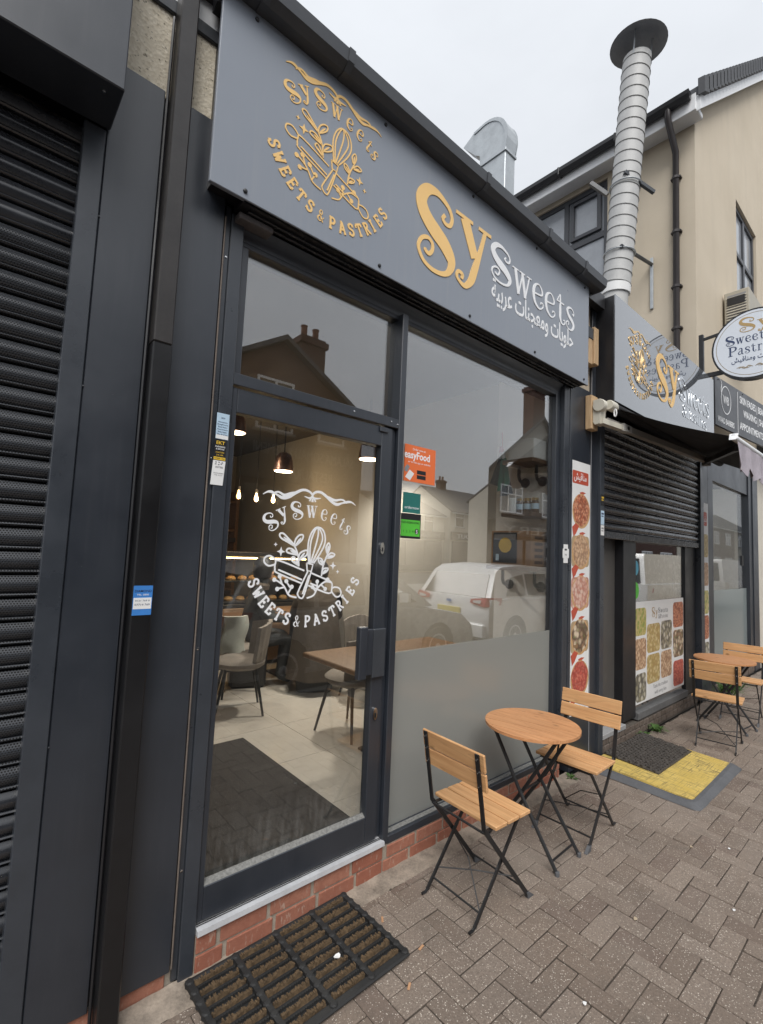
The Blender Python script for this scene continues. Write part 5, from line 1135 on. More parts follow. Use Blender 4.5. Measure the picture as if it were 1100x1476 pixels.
for z, y_ in ((5.72, 2.55), (6.62, 2.62)):
    c = atz(z)
    if z < 6: MB().tube([(HX-.02, y_, 6.0), (6.03, 2.50, 5.72)], .024, 8).build('stay_rod', 'gutter', FL)
    Pp = [c+Vector((math.cos(a)*.19, math.sin(a)*.19, .015*math.sin(a))) for a in [i*math.pi/12 for i in range(25)]]
    MB().tube(Pp, .009, 6, False).build('clamp_band', 'galvanised', FL)
MB().cbox(HX-.03, HX-.002, 2.53, 2.57, 5.33, 6.10, .003).build('wall_channel', 'galvanised', FL)
bar(MB(), (6.02, 2.46, 6.70), (6.42, 2.25, 6.52), .04, .045).build('strut_channel', 'gutter', FL)
bar(MB(), (6.16, 2.74, 6.62), (6.05, 2.92, 6.83), .05, .05).build('strut_channel', 'gutter', FL)

# galvanised goose-neck duct on the flat roof of the sweet shop
DU = thing('roof_duct', 'galvanised gooseneck ventilation duct standing on the roof behind the gutter', 'duct', (3.7, 2.7, 4.06))
x0, x1, y0, y1 = 3.55, 3.71, 2.54, 2.84
MB().cbox(x0, x1, y0, y1, 4.05, 5.545, .006).build('shaft', 'galvanised', DU)
MB().cbox(x0-.012, x1+.012, y0-.012, y1+.012, 5.525, 5.552, .003).build('flange', 'galvanised', DU)
P = [(y1, 5.555), (y0, 5.555), (y0-.02, 5.66)] + [(2.785-.265*math.cos(a), 5.70+.27*math.sin(a)) for a in [k*math.pi/2/8 for k in range(9)]] + [(2.93, 5.955), (3.06, 5.885), (2.90, 5.70), (2.845, 5.66)]
m = MB(); m.prism([(0, p[0], p[1]) for p in P], (x0, 0, 0), (x1, 0, 0)); m.build('bend', 'galvanised', DU)
for xx in (x0-.008, x1+.002):
    Q = P[1:-3]; m = MB()
    m.prism([(xx, p[0]-.004, p[1]+.003) for p in Q] + [(xx, p[0]+(2.8-p[0])*.10, p[1]-.022) for p in Q[::-1]], (0, 0, 0), (.006, 0, 0)); m.build('seam', 'galvanised', DU)
for z in (4.6, 5.1): MB().cbox(x0-.006, x1+.006, y0-.006, y1+.006, z, z+.02, .002).build('joint_band', 'galvanised', DU)

# ------------------------------------------------------------------ bistro chairs and tables
def rod(mb, pts, r=.008, n=7): return mb.tube(pts, r, n)
def flatbar(mb, a, b, w, t):
    """steel strip: w across y, t thick"""
    a, b = Vector(a), Vector(b); d = (b-a).normalized(); s_ = Vector((0, w/2, 0)); u_ = d.cross(Vector((0, 1, 0))).normalized()*t/2
    return mb.hull([a+s_+u_, a-s_+u_, a+s_-u_, a-s_-u_, b+s_+u_, b-s_+u_, b+s_-u_, b-s_-u_])
CH = thing('bistro_chair', 'x', 'chair', (0, 0, 0), 'folding bistro chairs')
for s_ in (-1, 1):
    y = s_*.168; m = MB()
    flatbar(m, (-.232, y, .785), (-.165, y, .425), .022, .007); flatbar(m, (-.165, y, .432), (.192, y, .012), .010, .020)
    m.build('back_leg', 'black_metal', CH, local=True)
    f = MB(); f.hull([(.175, y-.009, .03), (.195, y-.009, .03), (.235, y-.009, .0), (.185, y-.009, .0), (.175, y+.009, .03), (.195, y+.009, .03), (.235, y+.009, .0), (.185, y+.009, .0)]); f.build('foot_cap', 'mat_grey', CH, local=True)
    y2 = s_*.152; m = MB(); flatbar(m, (.135, y2, .415), (-.196, y2, .014), .009, .017)
    m.tube([(-.193, y2, .018), (-.208, y2, .007), (-.232, y2, .007)], .007, 6); m.build('front_leg', 'black_metal', CH, local=True)
    m = MB(); flatbar(m, (-.165, y*.97, .418), (.16, y*.93, .418), .016, .006); m.build('seat_rail', 'black_metal', CH, local=True)
for k in range(3):
    u0 = -.115+k*.094
    MB().cbox(u0, u0+.0855, -.198, .198, .424, .442, .003).build('seat_slat', 'acacia', CH, local=True)
for k, (z, u) in enumerate(((.612, -.196), (.703, -.213))):
    m = MB().cbox(-.007, .007, -.200, .200, 0, .085, .003); m.xf(Matrix.Translation((u+.012, 0, z)) @ Matrix.Rotation(R(-10), 4, 'Y')); m.build('back_slat', 'acacia', CH, local=True)
for s_ in (-1, 1):
    for z, u in ((.635, -.211), (.70, -.222), (.76, -.233)): MB().lathe([(.004, 0), (.004, .003), (0, .004)], (u, s_*.168, z), 6, (-1, 0, 0)).build('screw', 'chrome', CH, local=True)
rod(MB(), [(-.165, -.166, .418), (-.165, .166, .418)], .006).build('stretcher', 'black_metal', CH, local=True)
rod(MB(), [(.13, -.15, .405), (.13, .15, .405)], .006).build('stretcher', 'black_metal', CH, local=True)
rod(MB(), [(-.160, -.15, .06), (-.160, .15, .06)], .005).build('stretcher', 'black_metal', CH, local=True)
rod(MB(), [(.155, -.166, .06), (.155, .166, .06)], .005).build('stretcher', 'black_metal', CH, local=True)
rod(MB(), [(-.125, .152, .095), (-.02, 0, .12), (.10, -.166, .13)], .0035, 5).build('brace_wire', 'black_metal', CH, local=True)
rod(MB(), [(-.16, -.152, .062), (-.07, 0, .20), (-.02, .152, .245)], .0035, 5).build('brace_wire', 'black_metal', CH, local=True)
spots = [((2.088, 1.560), -2, 'folding wooden slat chair nearest the camera, its back to us, left of the near table'),
         ((3.085, 1.548), 182, 'folding wooden slat chair facing us on the right of the near table'),
         ((5.57, 1.40), 8, 'folding wooden slat chair seen from behind beside the yellow ramp'),
         ((6.72, 1.46), 184, 'farthest folding wooden slat chair, half cut by the right edge')]
for i, (p, a, lb) in enumerate(spots):
    o = CH if i == 0 else copy_tree(CH)
    o.location = (p[0], p[1], .001); o.rotation_euler = (0, 0, R(a)); o['label'] = lb

TB = thing('bistro_table', 'round slatted wooden folding table between the two near chairs', 'table', (0, 0, 0), 'folding bistro tables')
RT = .275; nb = 6; bw = 2*RT/nb
for k in range(nb):
    xa, xb = -RT+k*bw+.0018, -RT+(k+1)*bw-.0018; m = MB(); top = []
    N = 10
    L_ = [(xa+(xb-xa)*i/N, math.sqrt(max(1e-6, RT*RT-(xa+(xb-xa)*i/N)**2))) for i in range(N+1)]
    P = [(a, b) for a, b in L_] + [(a, -b) for a, b in L_[::-1]]
    m.prism([(a, b, 0) for a, b in P], (0, 0, .686), (0, 0, .702)); m.xf(Matrix.Rotation(R(14), 4, 'Z')); m.build('top_slat', 'acacia_top', TB, local=True)
m = MB(); m.cbox(-.20, .20, -.012, .012, .668, .686, .003); m.cbox(-.17, .17, .13, .15, .668, .6858, .003); m.cbox(-.17, .17, -.15, -.13, .668, .6858, .003); m.xf(Matrix.Rotation(R(0), 4, 'Z')); m.build('under_batten', 'black_metal', TB, local=True)
for s_ in (-1, 1):
    rod(MB(), [(s_*.115, .20, .672), (s_*.120, 0, .34), (s_*.130, -.235, .008)], .0105, 8).build('leg', 'black_metal', TB, local=True)
    rod(MB(), [(s_*.085, -.20, .672), (s_*.09, 0, .34), (s_*.095, .225, .008)], .0105, 8).build('leg', 'black_metal', TB, local=True)
    MB().lathe([(.013, 0), (.013, .02), (.010, .024)], (s_*.130, -.235, 0), 8).lathe([(.013, 0), (.013, .02), (.010, .024)], (s_*.095, .225, 0), 8).build('foot_cap', 'mat_grey', TB, local=True)
rod(MB(), [(-.13, 0, .34), (.13, 0, .34)], .007).build('pivot_bar', 'black_metal', TB, local=True)
rod(MB(), [(-.125, -.20, .055), (.125, -.20, .055)], .006).build('stretcher', 'black_metal', TB, local=True)
rod(MB(), [(-.09, .19, .055), (.09, .19, .055)], .006).build('stretcher', 'black_metal', TB, local=True)
rod(MB(), [(.10, -.13, .665), (.115, -.10, .50), (.115, -.03, .38), (.115, .02, .33)], .006).build('locking_stay', 'black_metal', TB, local=True)
TB.location = (2.665, 1.615, .001); TB.rotation_euler = (0, 0, R(2))
o = copy_tree(TB); o.location = (6.22, 1.50, .001); o.rotation_euler = (0, 0, R(-6)); o['label'] = 'round slatted wooden table farther away beside the poster window'

# weeds rooted along the foot of the wall
def weed(x, y, n, h, sp, lb, seed):
    r_ = random.Random(seed); m = MB()
    for k in range(n):
        a = r_.uniform(0, 6.28); d = r_.uniform(.2, 1)*sp; hh = h*r_.uniform(.4, 1); w = r_.uniform(.003, .008)
        bx, by = x+math.cos(a)*d*.25, y+math.sin(a)*d*.25
        p0, p1, p2 = Vector((bx, by, 0)), Vector((x+math.cos(a)*d*.7, y+math.sin(a)*d*.7, hh*.8)), Vector((x+math.cos(a)*d*1.2, y+math.sin(a)*d*1.2, hh*r_.uniform(.5, 1)))
        s_ = Vector((-math.sin(a), math.cos(a), 0))*w
        m.add([p0-s_*.5, p0+s_*.5, p1+s_, p1-s_, p2], [(0, 1, 2, 3), (3, 2, 4)])
    tag(m.build('weed', 'weed', fix=False), lb, 'weed', 'weeds at the foot of the walls')
weed(5.42, 1.885, 70, .07, .13, 'low green weed tuft sprouting behind the torn rubber mat', 1)
weed(5.15, 1.92, 45, .05, .10, 'small weed in the wall corner beside the torn rubber mat', 2)
weed(7.55, 1.80, 90, .22, .22, 'tall grass clump behind the farther table', 3)
weed(8.1, 1.83, 80, .20, .25, 'grass clump beyond the farthest chair', 4)
weed(3.70, 1.90, 25, .03, .06, 'tiny weed at the foot of the post below the food poster', 5)

# ------------------------------------------------------------------ inside the sweet shop
FZ = .17
fl_ = MB().box(-1.2, 3.76, 2.04, 8.4, FZ-.05, FZ-.004).build('floor', 'int_grout', SHOP)
ts = .6; tx0, ty0 = 2.205-3*1.2, 2.42
tm = MB().cbox(.0025, 1.1975, .0025, .5975, -.006, 0, .0015)
tmesh = None
for i in range(4):
    for j in range(-1, 10):
        x, y = tx0+i*1.2, ty0+j*.65
        xa, xb, ya, yb = max(x, -1.2), min(x+1.2, 3.76), max(y, 2.045), min(y+.65, 8.38)
        if xb-xa < .05 or yb-ya < .05: continue
        MB().cbox(xa+.002, xb-.002, ya+.002, yb-.002, FZ-.006, FZ, .001).build('floor_tile', 'int_tile', fl_)
MB().box(-1.3, -1.2, 2.04, 8.4, FZ, 3.4).build('side_wall', 'int_wall', SHOP)
MB().box(-1.2, 3.8, 8.38, 8.48, FZ, 3.4).build('back_wall', 'int_wall', SHOP)
MB().box(3.66, 3.76, 2.6, 8.4, FZ, 3.4).build('side_wall', 'int_wall', SHOP)
MB().box(3.625, 3.76, 2.065, 2.6, FZ, 3.4).build('white_return', 'int_white', SHOP)
MB().box(-1.2, 3.76, 2.065, 8.4, 3.3, 3.4).build('ceiling', 'int_ceiling', SHOP)
MB().box(-1.2, .815, 2.065, 2.12, FZ, 3.4).build('front_wall', 'int_wall', SHOP)
tag(MB().cbox(.80, 1.79, 2.22, 3.62, FZ+.0005, FZ+.010, .004).build('entrance_mat', 'int_mat'), 'large black entrance mat on the tiled floor behind the door', 'mat')
tag(MB().cbox(2.0, 3.64, 7.3, 7.32, 0.9, 2.3, .005).build('wall_panel', flat('taupe_panel', (.33, .27, .20), .6)), 'taupe partition panel at the back of the sweet shop', 'panel') if False else None

MB().box(.76, 3.77, 2.062, 2.12, 3.015, 3.4).build('lintel', 'int_dark', SHOP)  # unseen header box added to stop interior light leaking above the head rail
# display counter with lit strip
CT = thing('display_counter', 'glass display counter of pastries with a warm light strip inside the shop', 'counter', (2.6, 6.0, FZ))
CX0, CX1, CY = 1.55, 3.64, 5.70
MB().cbox(CX0, CX1, CY, CY+.8, FZ, .95, .01).build('base', 'int_dark', CT)
MB().cbox(CX0+.02, CX1-.02, CY-.015, CY, FZ+.05, .90, .004).build('front_panel', flat('counter_wood', (.30, .19, .11), .5, var=.2), CT)
for z in (.96, 1.22): MB().cbox(CX0+.045, CX1-.045, CY+.02, CY+.75, z, z+.02, .003).build('shelf', 'int_dark', CT)
MB().cbox(CX0, CX1, CY, CY+.8, 1.545, 1.60, .006).build('top', 'int_dark', CT)
MB().box(CX0+.045, CX1-.045, CY+.002, CY+.007, .96, 1.54).build('front_glass', 'clear_pane', CT)
MB().box(CX0+.05, CX1-.05, CY+.012, CY+.026, 1.515, 1.533).build('light_strip', emis('warm_strip', (1.0, .62, .22), 9), CT)
for x in (CX0, CX1-.04): MB().cbox(x, x+.04, CY+.001, CY+.799, .951, 1.544, .003).build('end_post', 'int_dark', CT)
rp = random.Random(4)
for z in (.9805, 1.2405):
    for i in range(13):
        x = CX0+.12+i*.152; y = CY+.16+rp.uniform(-.03, .03)
        m = MB(); m.lathe([(.0, 0), (.055, .0), (.062, .018), (.045, .045), (.0, .058)], (x, y, z), 10)
        tag(m.build('pastry', 'bread', smooth=True), 'round golden pastry on the %s shelf of the lit counter' % ('lower' if z < 1.1 else 'upper'), 'pastry', 'pastries on the %s counter shelf' % ('lower' if z < 1.1 else 'upper'))
HB = thing('wall_shelving', 'tall timber shelving behind the counter', 'shelf', (.8, 7.9, FZ))
for x in (.7, 1.6, 2.5, 3.5): MB().cbox(x, x+.06, 7.9, 8.2, FZ, 2.6, .005).build('upright', 'table_oak', HB)
for z in (.9, 1.4, 1.9, 2.4): MB().cbox(.76, 3.5, 7.91, 8.19, z, z+.04, .004).build('board', 'table_oak', HB)
for i in range(9):
    x = 1.0+i*.26; zz = (1.44, 1.94)[i % 2]
    m = MB().lathe([(.05, 0), (.055, .02), (.055, .14), (.035, .17), (.035, .20), (0, .21)], (x, 8.03, zz), 10)
    tag(m.build('jar', ('int_white', 'card', 'walnut')[i % 3], smooth=True), 'jar on the back shelving of the sweet shop', 'jar', 'jars on the back shelving')
MB().cbox(.8, 3.5, 7.84, 7.895, 1.72, 1.80, .004).build('rail', 'int_dark', HB)

# pendant lamps
def pendant(x, y, z, r, lb):
    t = thing('pendant_lamp', lb, 'lamp', (x, y, z), 'copper dome pendants')
    MB().lathe([(r*.96, 0), (r, .005), (r*.94, .07), (r*.80, .15), (r*.60, .185), (.03, .20), (0, .205)], (x, y, z), 24).build('shade', flat('copper_shade', (.30, .17, .12), .35, .7, var=.3, vs=30), t, smooth=True)
    MB().lathe([(r*.92, -.0045), (r*.90, -.006), (0, -.008)], (x, y, z), 24).build('diffuser', emis('warm_lamp', (1.0, .80, .55), 8), t)
    MB().tube([(x, y, z+.2), (x, y, 3.30)], .006, 6).build('cord', 'black_plastic', t)
    l = bpy.data.lights.new('lamp_light', 'SPOT'); l.spot_size = R(150); l.spot_blend = .6; l.energy = 25 if x < 3 else 90; l.color = (1.0, .93, .83); l.shadow_soft_size = .09
    lo = bpy.data.objects.new('lamp_light', l); COL.objects.link(lo); lo.parent = t; lo.location = (0, 0, -.03)
pendant(1.93, 4.5, 2.80, .105, 'copper dome pendant lamp at the top left corner of the door glass')
pendant(2.49, 4.5, 2.49, .105, 'copper dome pendant lamp hanging in the middle of the door view')
pendant(3.16, 3.9, 2.655, .11, 'copper dome pendant lamp near the top right corner of the door glass')
def bulb(x, y, z, lb):
    t = thing('filament_bulb', lb, 'lamp', (x, y, z), 'bare filament bulbs')
    MB().lathe([(0, -.045), (.022, -.032), (.028, -.008), (.020, .03), (.014, .05), (.014, .07)], (x, y, z), 14).build('glass_bulb', emis('filament', (1.0, .52, .15), 2.2), t, smooth=True)
    MB().lathe([(.018, .07), (.018, .12), (.004, .13)], (x, y, z), 10).build('holder', 'int_dark', t); MB().tube([(x, y, z+.12), (x, y, 3.30)], .004, 5).build('cord', 'black_plastic', t)
    l = bpy.data.lights.new('bulb_light', 'POINT'); l.energy = 5; l.color = (1.0, .72, .42); l.shadow_soft_size = .05
    lo = bpy.data.objects.new('bulb_light', l); COL.objects.link(lo); lo.parent = t; lo.location = (0, -.09, -.02)
bulb(2.54, 5.69, 2.30, 'lit filament bulb leftmost of the three over the counter'); bulb(2.78, 5.69, 2.29, 'lit filament bulb in the middle of the three over the counter'); bulb(3.02, 5.69, 2.295, 'lit filament bulb rightmost of the three over the counter')

# cafe chairs and tables
def cafe_chair(x, y, rz, lb):
    t = thing('cafe_chair', lb, 'chair', (x, y, FZ), 'padded cafe chairs', rz)
    m = MB(); m.lathe([(.0, .40), (.19, .40), (.225, .425), (.23, .455), (.20, .48), (0, .485)], (0, 0, 0), 22); m.xf(Matrix.Diagonal((1, 1, 1, 1))); m.build('seat', 'grey_suede', t, smooth=True, local=True)
    def bk(u, v):
        a = (u-.5)*2.0; r_ = .23+.02*v; fl = .012*abs(math.sin(u*math.pi*8)); return (-math.cos(a)*(r_+.03*v-fl), math.sin(a)*r_*1.0, .47+.36*v-.05*abs(u-.5)*2*v)
    MB().sheet(bk, 32, 6, (.035, 0, 0)).build('backrest', 'grey_suede', t, smooth=True, local=True)
    for sx in (-1, 1):
        for sy in (-1, 1): MB().tube([(sx*.13, sy*.13, .41), (sx*.21, sy*.20, 0)], [.016, .010], 8).build('leg', 'black_metal', t, local=True)
    MB().cbox(-.14, .14, -.14, .14, .385, .405, .004).build('under_frame', 'black_metal', t, local=True)
    return t
cafe_chair(2.58, 3.28, R(100), 'grey padded cafe chair just inside the door on the right')
cafe_chair(3.2, 3.85, R(250), 'grey ribbed cafe chair behind the near indoor table')
cafe_chair(2.2, 4.85, R(10), 'grey cafe chair carrying a pale shopping bag, seen through the door')
cafe_chair(2.02, 4.25, R(160), 'grey cafe chair nearest the counter end, left in the door view')
cafe_chair(3.32, 4.95, R(200), 'grey cafe chair against the side wall behind the brown coat')
def cafe_table(x, y, w, d, lb, rz=0):
    t = thing('cafe_table', lb, 'table', (x, y, FZ), 'indoor cafe tables', rz)
    MB().cbox(-w/2, w/2, -d/2, d/2, .72, .755, .006).build('top', 'table_oak', t, local=True)
    MB().tube([(0, 0, .0), (0, 0, .72)], .035, 10).build('column', 'black_metal', t, local=True); MB().cbox(-.22, .22, -.22, .22, 0, .02, .006).build('base', 'black_metal', t, local=True)
cafe_table(2.62, 2.72, 1.35, .70, 'brown oak cafe table right behind the big window'); cafe_table(3.1, 5.15, .6, .6, 'brown oak cafe table where the customer sits')

# seated customer in a long brown coat, back to the door
def person(t, loc, rz):
    me = bpy.data.meshes.new('body'); 
    J = {'pel': (0, 0, .50, .15), 'bel': (.03, 0, .66, .15), 'che': (.08, 0, .86, .17), 'nk': (.10, 0, 1.06, .065), 'hd': (.13, 0, 1.16, .085), 'hd2': (.14, 0, 1.27, .095), 'tp': (.135, 0, 1.34, .06),
         'sl': (.07, .19, .98, .075), 'el': (.14, .25, .76, .06), 'wl': (.36, .17, .72, .04), 'fl': (.45, .14, .74, .035), 'sr': (.07, -.19, .98, .075), 'er': (.14, -.25, .76, .06), 'wr': (.36, -.17, .72, .04), 'fr': (.45, -.14, .74, .035),
         'hl': (.06, .10, .50, .11), 'kl': (.44, .12, .50, .085), 'al': (.40, .12, .10, .05), 'tl': (.54, .13, .05, .04), 'hr': (.06, -.10, .50, .11), 'kr': (.44, -.12, .50, .085), 'ar': (.34, -.12, .10, .05), 'tr': (.48, -.13, .05, .04)}
    E = [('pel', 'bel'), ('bel', 'che'), ('che', 'nk'), ('nk', 'hd'), ('hd', 'hd2'), ('hd2', 'tp'), ('che', 'sl'), ('sl', 'el'), ('el', 'wl'), ('wl', 'fl'), ('che', 'sr'), ('sr', 'er'), ('er', 'wr'), ('wr', 'fr'), ('pel', 'hl'), ('hl', 'kl'), ('kl', 'al'), ('al', 'tl'), ('pel', 'hr'), ('hr', 'kr'), ('kr', 'ar'), ('ar', 'tr')]
    ks = list(J); me.from_pydata([J[k][:3] for k in ks], [(ks.index(a), ks.index(b)) for a, b in E], [])
    o = bpy.data.objects.new('body', me); COL.objects.link(o); o.parent = t
    o.modifiers.new('skin', 'SKIN'); sk = me.skin_vertices[0].data
    for i, k in enumerate(ks): sk[i].radius = (J[k][3], J[k][3])
    sk[0].use_root = True
    s2 = o.modifiers.new('sub', 'SUBSURF'); s2.levels = 2; s2.render_levels = 2
    me.materials.append(MATS['coat_brown'])
    return o
PR = thing('person', 'seated customer in a long brown coat with back to the door, leaning over a table', 'person', (2.98, 4.45, FZ), None, R(60))
person(PR, None, 0)
def coat(u, v):
    a = 2*math.pi*u; r_ = .20+.10*v+.015*math.sin(a*7)*v; return (-.02+.06*(1-v)+math.cos(a)*r_, math.sin(a)*r_*1.05, .95-.80*v)
MB().grid(coat, 36, 10).build('coat', 'coat_brown', PR, smooth=True, local=True)
m = MB(); m.lathe([(0, .16), (.06, .15), (.105, .09), (.115, .02), (.10, -.07), (.05, -.11)], (.12, 0, 1.24), 18); m.build('hair', 'hair', PR, smooth=True, local=True)
m = MB(); m.lathe([(.0, .02), (.05, .0), (.03, .05), (0, .06)], (.22, 0, 1.20), 10); m.build('face', 'skin', PR, smooth=True, local=True)
P2 = thing('person', 'seated customer in grey jacket left of the brown coated one, inside the shop', 'person', (2.46, 5.02, FZ), None, R(-20))
person(P2, None, 0).data.materials[0] = MATS['cloth_grey']
MB().lathe([(0, .16), (.06, .15), (.105, .09), (.115, .02), (.10, -.07), (.05, -.11)], (.12, 0, 1.24), 18).build('hair', 'hair', P2, smooth=True, local=True)
MB().cbox(-.18, .20, -.20, .20, .0, .42, .03).build('stool', 'int_dark', P2, local=True)
m = MB(); m.lathe([(0, .085), (.045, .06), (.07, .0), (.05, -.06), (0, -.085)], (.175, 0, 1.215), 14); m.build('face', 'skin', P2, smooth=True, local=True)
MB().lathe([(.06, -.05), (.10, -.03), (.105, .02), (.07, .05)], (.10, 0, 1.06), 16).build('scarf', 'coat_brown', P2, smooth=True, local=True)
MB().cbox(-.16, .22, -.19, .19, .0, .41, .03).build('stool', 'int_dark', PR, local=True)
m = MB(); m.sheet(lambda u, v: (1.99+.24*u+.02*math.sin(v*6), 4.58-.05*math.sin(math.pi*u), .98-.36*v*(1-.05*math.sin(u*9))), 10, 8, (.0, .04, 0)); tag(m.build('shopping_bag', flat('bag_pale', (.42, .44, .40), .7, var=.15), smooth=True), 'pale carrier bag hanging off an indoor chair', 'bag')

# shelves on the right hand return, seen through the big window
def pipe_shelf(z, y0, y1, lb, brk=True):
    t = thing('pipe_bracket_shelf', lb, 'shelf', (3.5, (y0+y1)/2, z), 'shelves on black pipe brackets')
    MB().cbox(3.36, 3.624, y0, y1, z-.035, z, .004).build('board', 'walnut', t)
    if brk:
        for y in (y0+.06, y1-.06):
            MB().tube([(3.52, y, z-.036), (3.52, y, z-.12), (3.535, y, z-.15), (3.56, y, z-.163), (3.615, y, z-.163)], .014, 8).build('pipe', 'black_metal', t, smooth=True)
            MB().lathe([(.042, 0), (.042, .010), (.02, .014)], (3.624, y, z-.163), 16, (-1, 0, 0)).build('flange', 'black_metal', t, smooth=True)
pipe_shelf(2.495, 2.075, 2.36, 'top dark timber shelf on pipe brackets behind the right of the window')
pipe_shelf(2.055, 2.075, 2.36, 'middle timber shelf holding jars behind the right of the window', False)
pipe_shelf(1.615, 2.075, 2.50, 'lowest timber shelf on pipe brackets holding a cardboard box')
tag(MB().cbox(3.40, 3.60, 2.085, 2.33, 2.4965, 2.66, .006).build('white_box', 'white_plastic'), 'plain white box on the top shelf behind the window', 'box')
for i, y in enumerate((2.115, 2.185, 2.255)):
    t = thing('honey_jar', ['honey jar on the middle shelf, first from the window glass', 'honey jar on the middle shelf, between two others', 'honey jar on the middle shelf, last beside the white tub'][i], 'jar', (3.48, y, 2.0565), 'honey jars')
    MB().lathe([(.030, 0), (.032, .01), (.032, .085), (.024, .10)], (3.48, y, 2.0565), 16).build('jar', flat('honey', (.10, .045, .015), .2, var=.3), t, smooth=True)
    MB().lathe([(.028, .10), (.028, .122), (0, .124)], (3.48, y, 2.0565), 16).build('lid', flat('jar_gold', (.45, .30, .10), .35, .6), t, smooth=True)
    MB().lathe([(.0332, .03), (.0332, .075)], (3.48, y, 2.0565), 16).build('label', 'paleblue_print', t, smooth=True)
tag(MB().lathe([(.036, 0), (.038, .01), (.038, .12), (.030, .128), (0, .13)], (3.47, 2.325, 2.0565), 18).build('white_tub', 'white_plastic', smooth=True), 'white cylindrical tub beside the honey jars', 'tub')
t = thing('coffee_box', 'patterned cardboard appliance box on the lowest shelf behind the window', 'box', (3.45, 2.28, 1.6165))
MB().cbox(3.39, 3.62, 2.09, 2.47, 1.6165, 1.905, .004).build('carton', 'card', t); MB().box(3.387, 3.3895, 2.22, 2.45, 1.64, 1.89).build('picture', 'black_print', t)
m = MB(); m.prism([(3.386, 2.33+.062*math.cos(a), 1.785+.062*math.sin(a)) for a in [k*math.pi/12 for k in range(24)]], (0, 0, 0), (-.001, 0, 0)); m.build('roundel', 'yellow_print', t); MB().box(3.3855, 3.3865, 2.23, 2.44, 1.83, 1.875).build('title_band', 'grey_print', t)
MB().box(3.3855, 3.3865, 2.39, 2.42, 1.655, 1.71).build('badge', 'paleblue_print', t)
for k in range(5): MB().box(3.44, 3.56, 2.0885, 2.0895, 1.64+k*.05, 1.665+k*.05).build('icon', 'walnut', t)
FG = thing('hanging_flag', 'black, white, green and red flag hanging on a staff behind the window', 'flag', (3.45, 2.45, 2.25))
MB().tube([(3.43, 2.415, 2.76), (3.45, 2.40, 2.30)], .005, 6).build('staff', 'flag_red', FG)
def drape(yt0, yt1, yb0, yb1, zt, zb0, zb1, dx, ph):
    def f(u, v):
        y = (yt0+(yt1-yt0)*u)*(1-v)+(yb0+(yb1-yb0)*u)*v; zb = zb0+(zb1-zb0)*u
        return (3.44+dx+.014*math.sin(u*9+ph)*(.3+v), y, zt+(zb-zt)*v)
    return f
for nm, mt, a in (('black_stripe', 'flag_black', (2.425, 2.445, 2.42, 2.56, 2.60, 2.28, 2.33, .02, 0)), ('green_stripe', 'flag_green', (2.365, 2.41, 2.325, 2.435, 2.53, 2.30, 2.24, -.02, 2)), ('white_stripe', 'flag_white', (2.385, 2.425, 2.365, 2.425, 2.585, 2.52, 2.525, -.025, 1)), ('red_wedge', 'flag_red', (2.395, 2.425, 2.385, 2.425, 2.635, 2.575, 2.58, -.028, 1)), ('black_fold', 'flag_black', (2.33, 2.42, 2.30, 2.42, 2.33, 2.22, 2.20, -.005, 3))):
    MB().sheet(drape(*a), 10, 8, (.003, 0, 0)).build(nm, mt, FG, smooth=True)

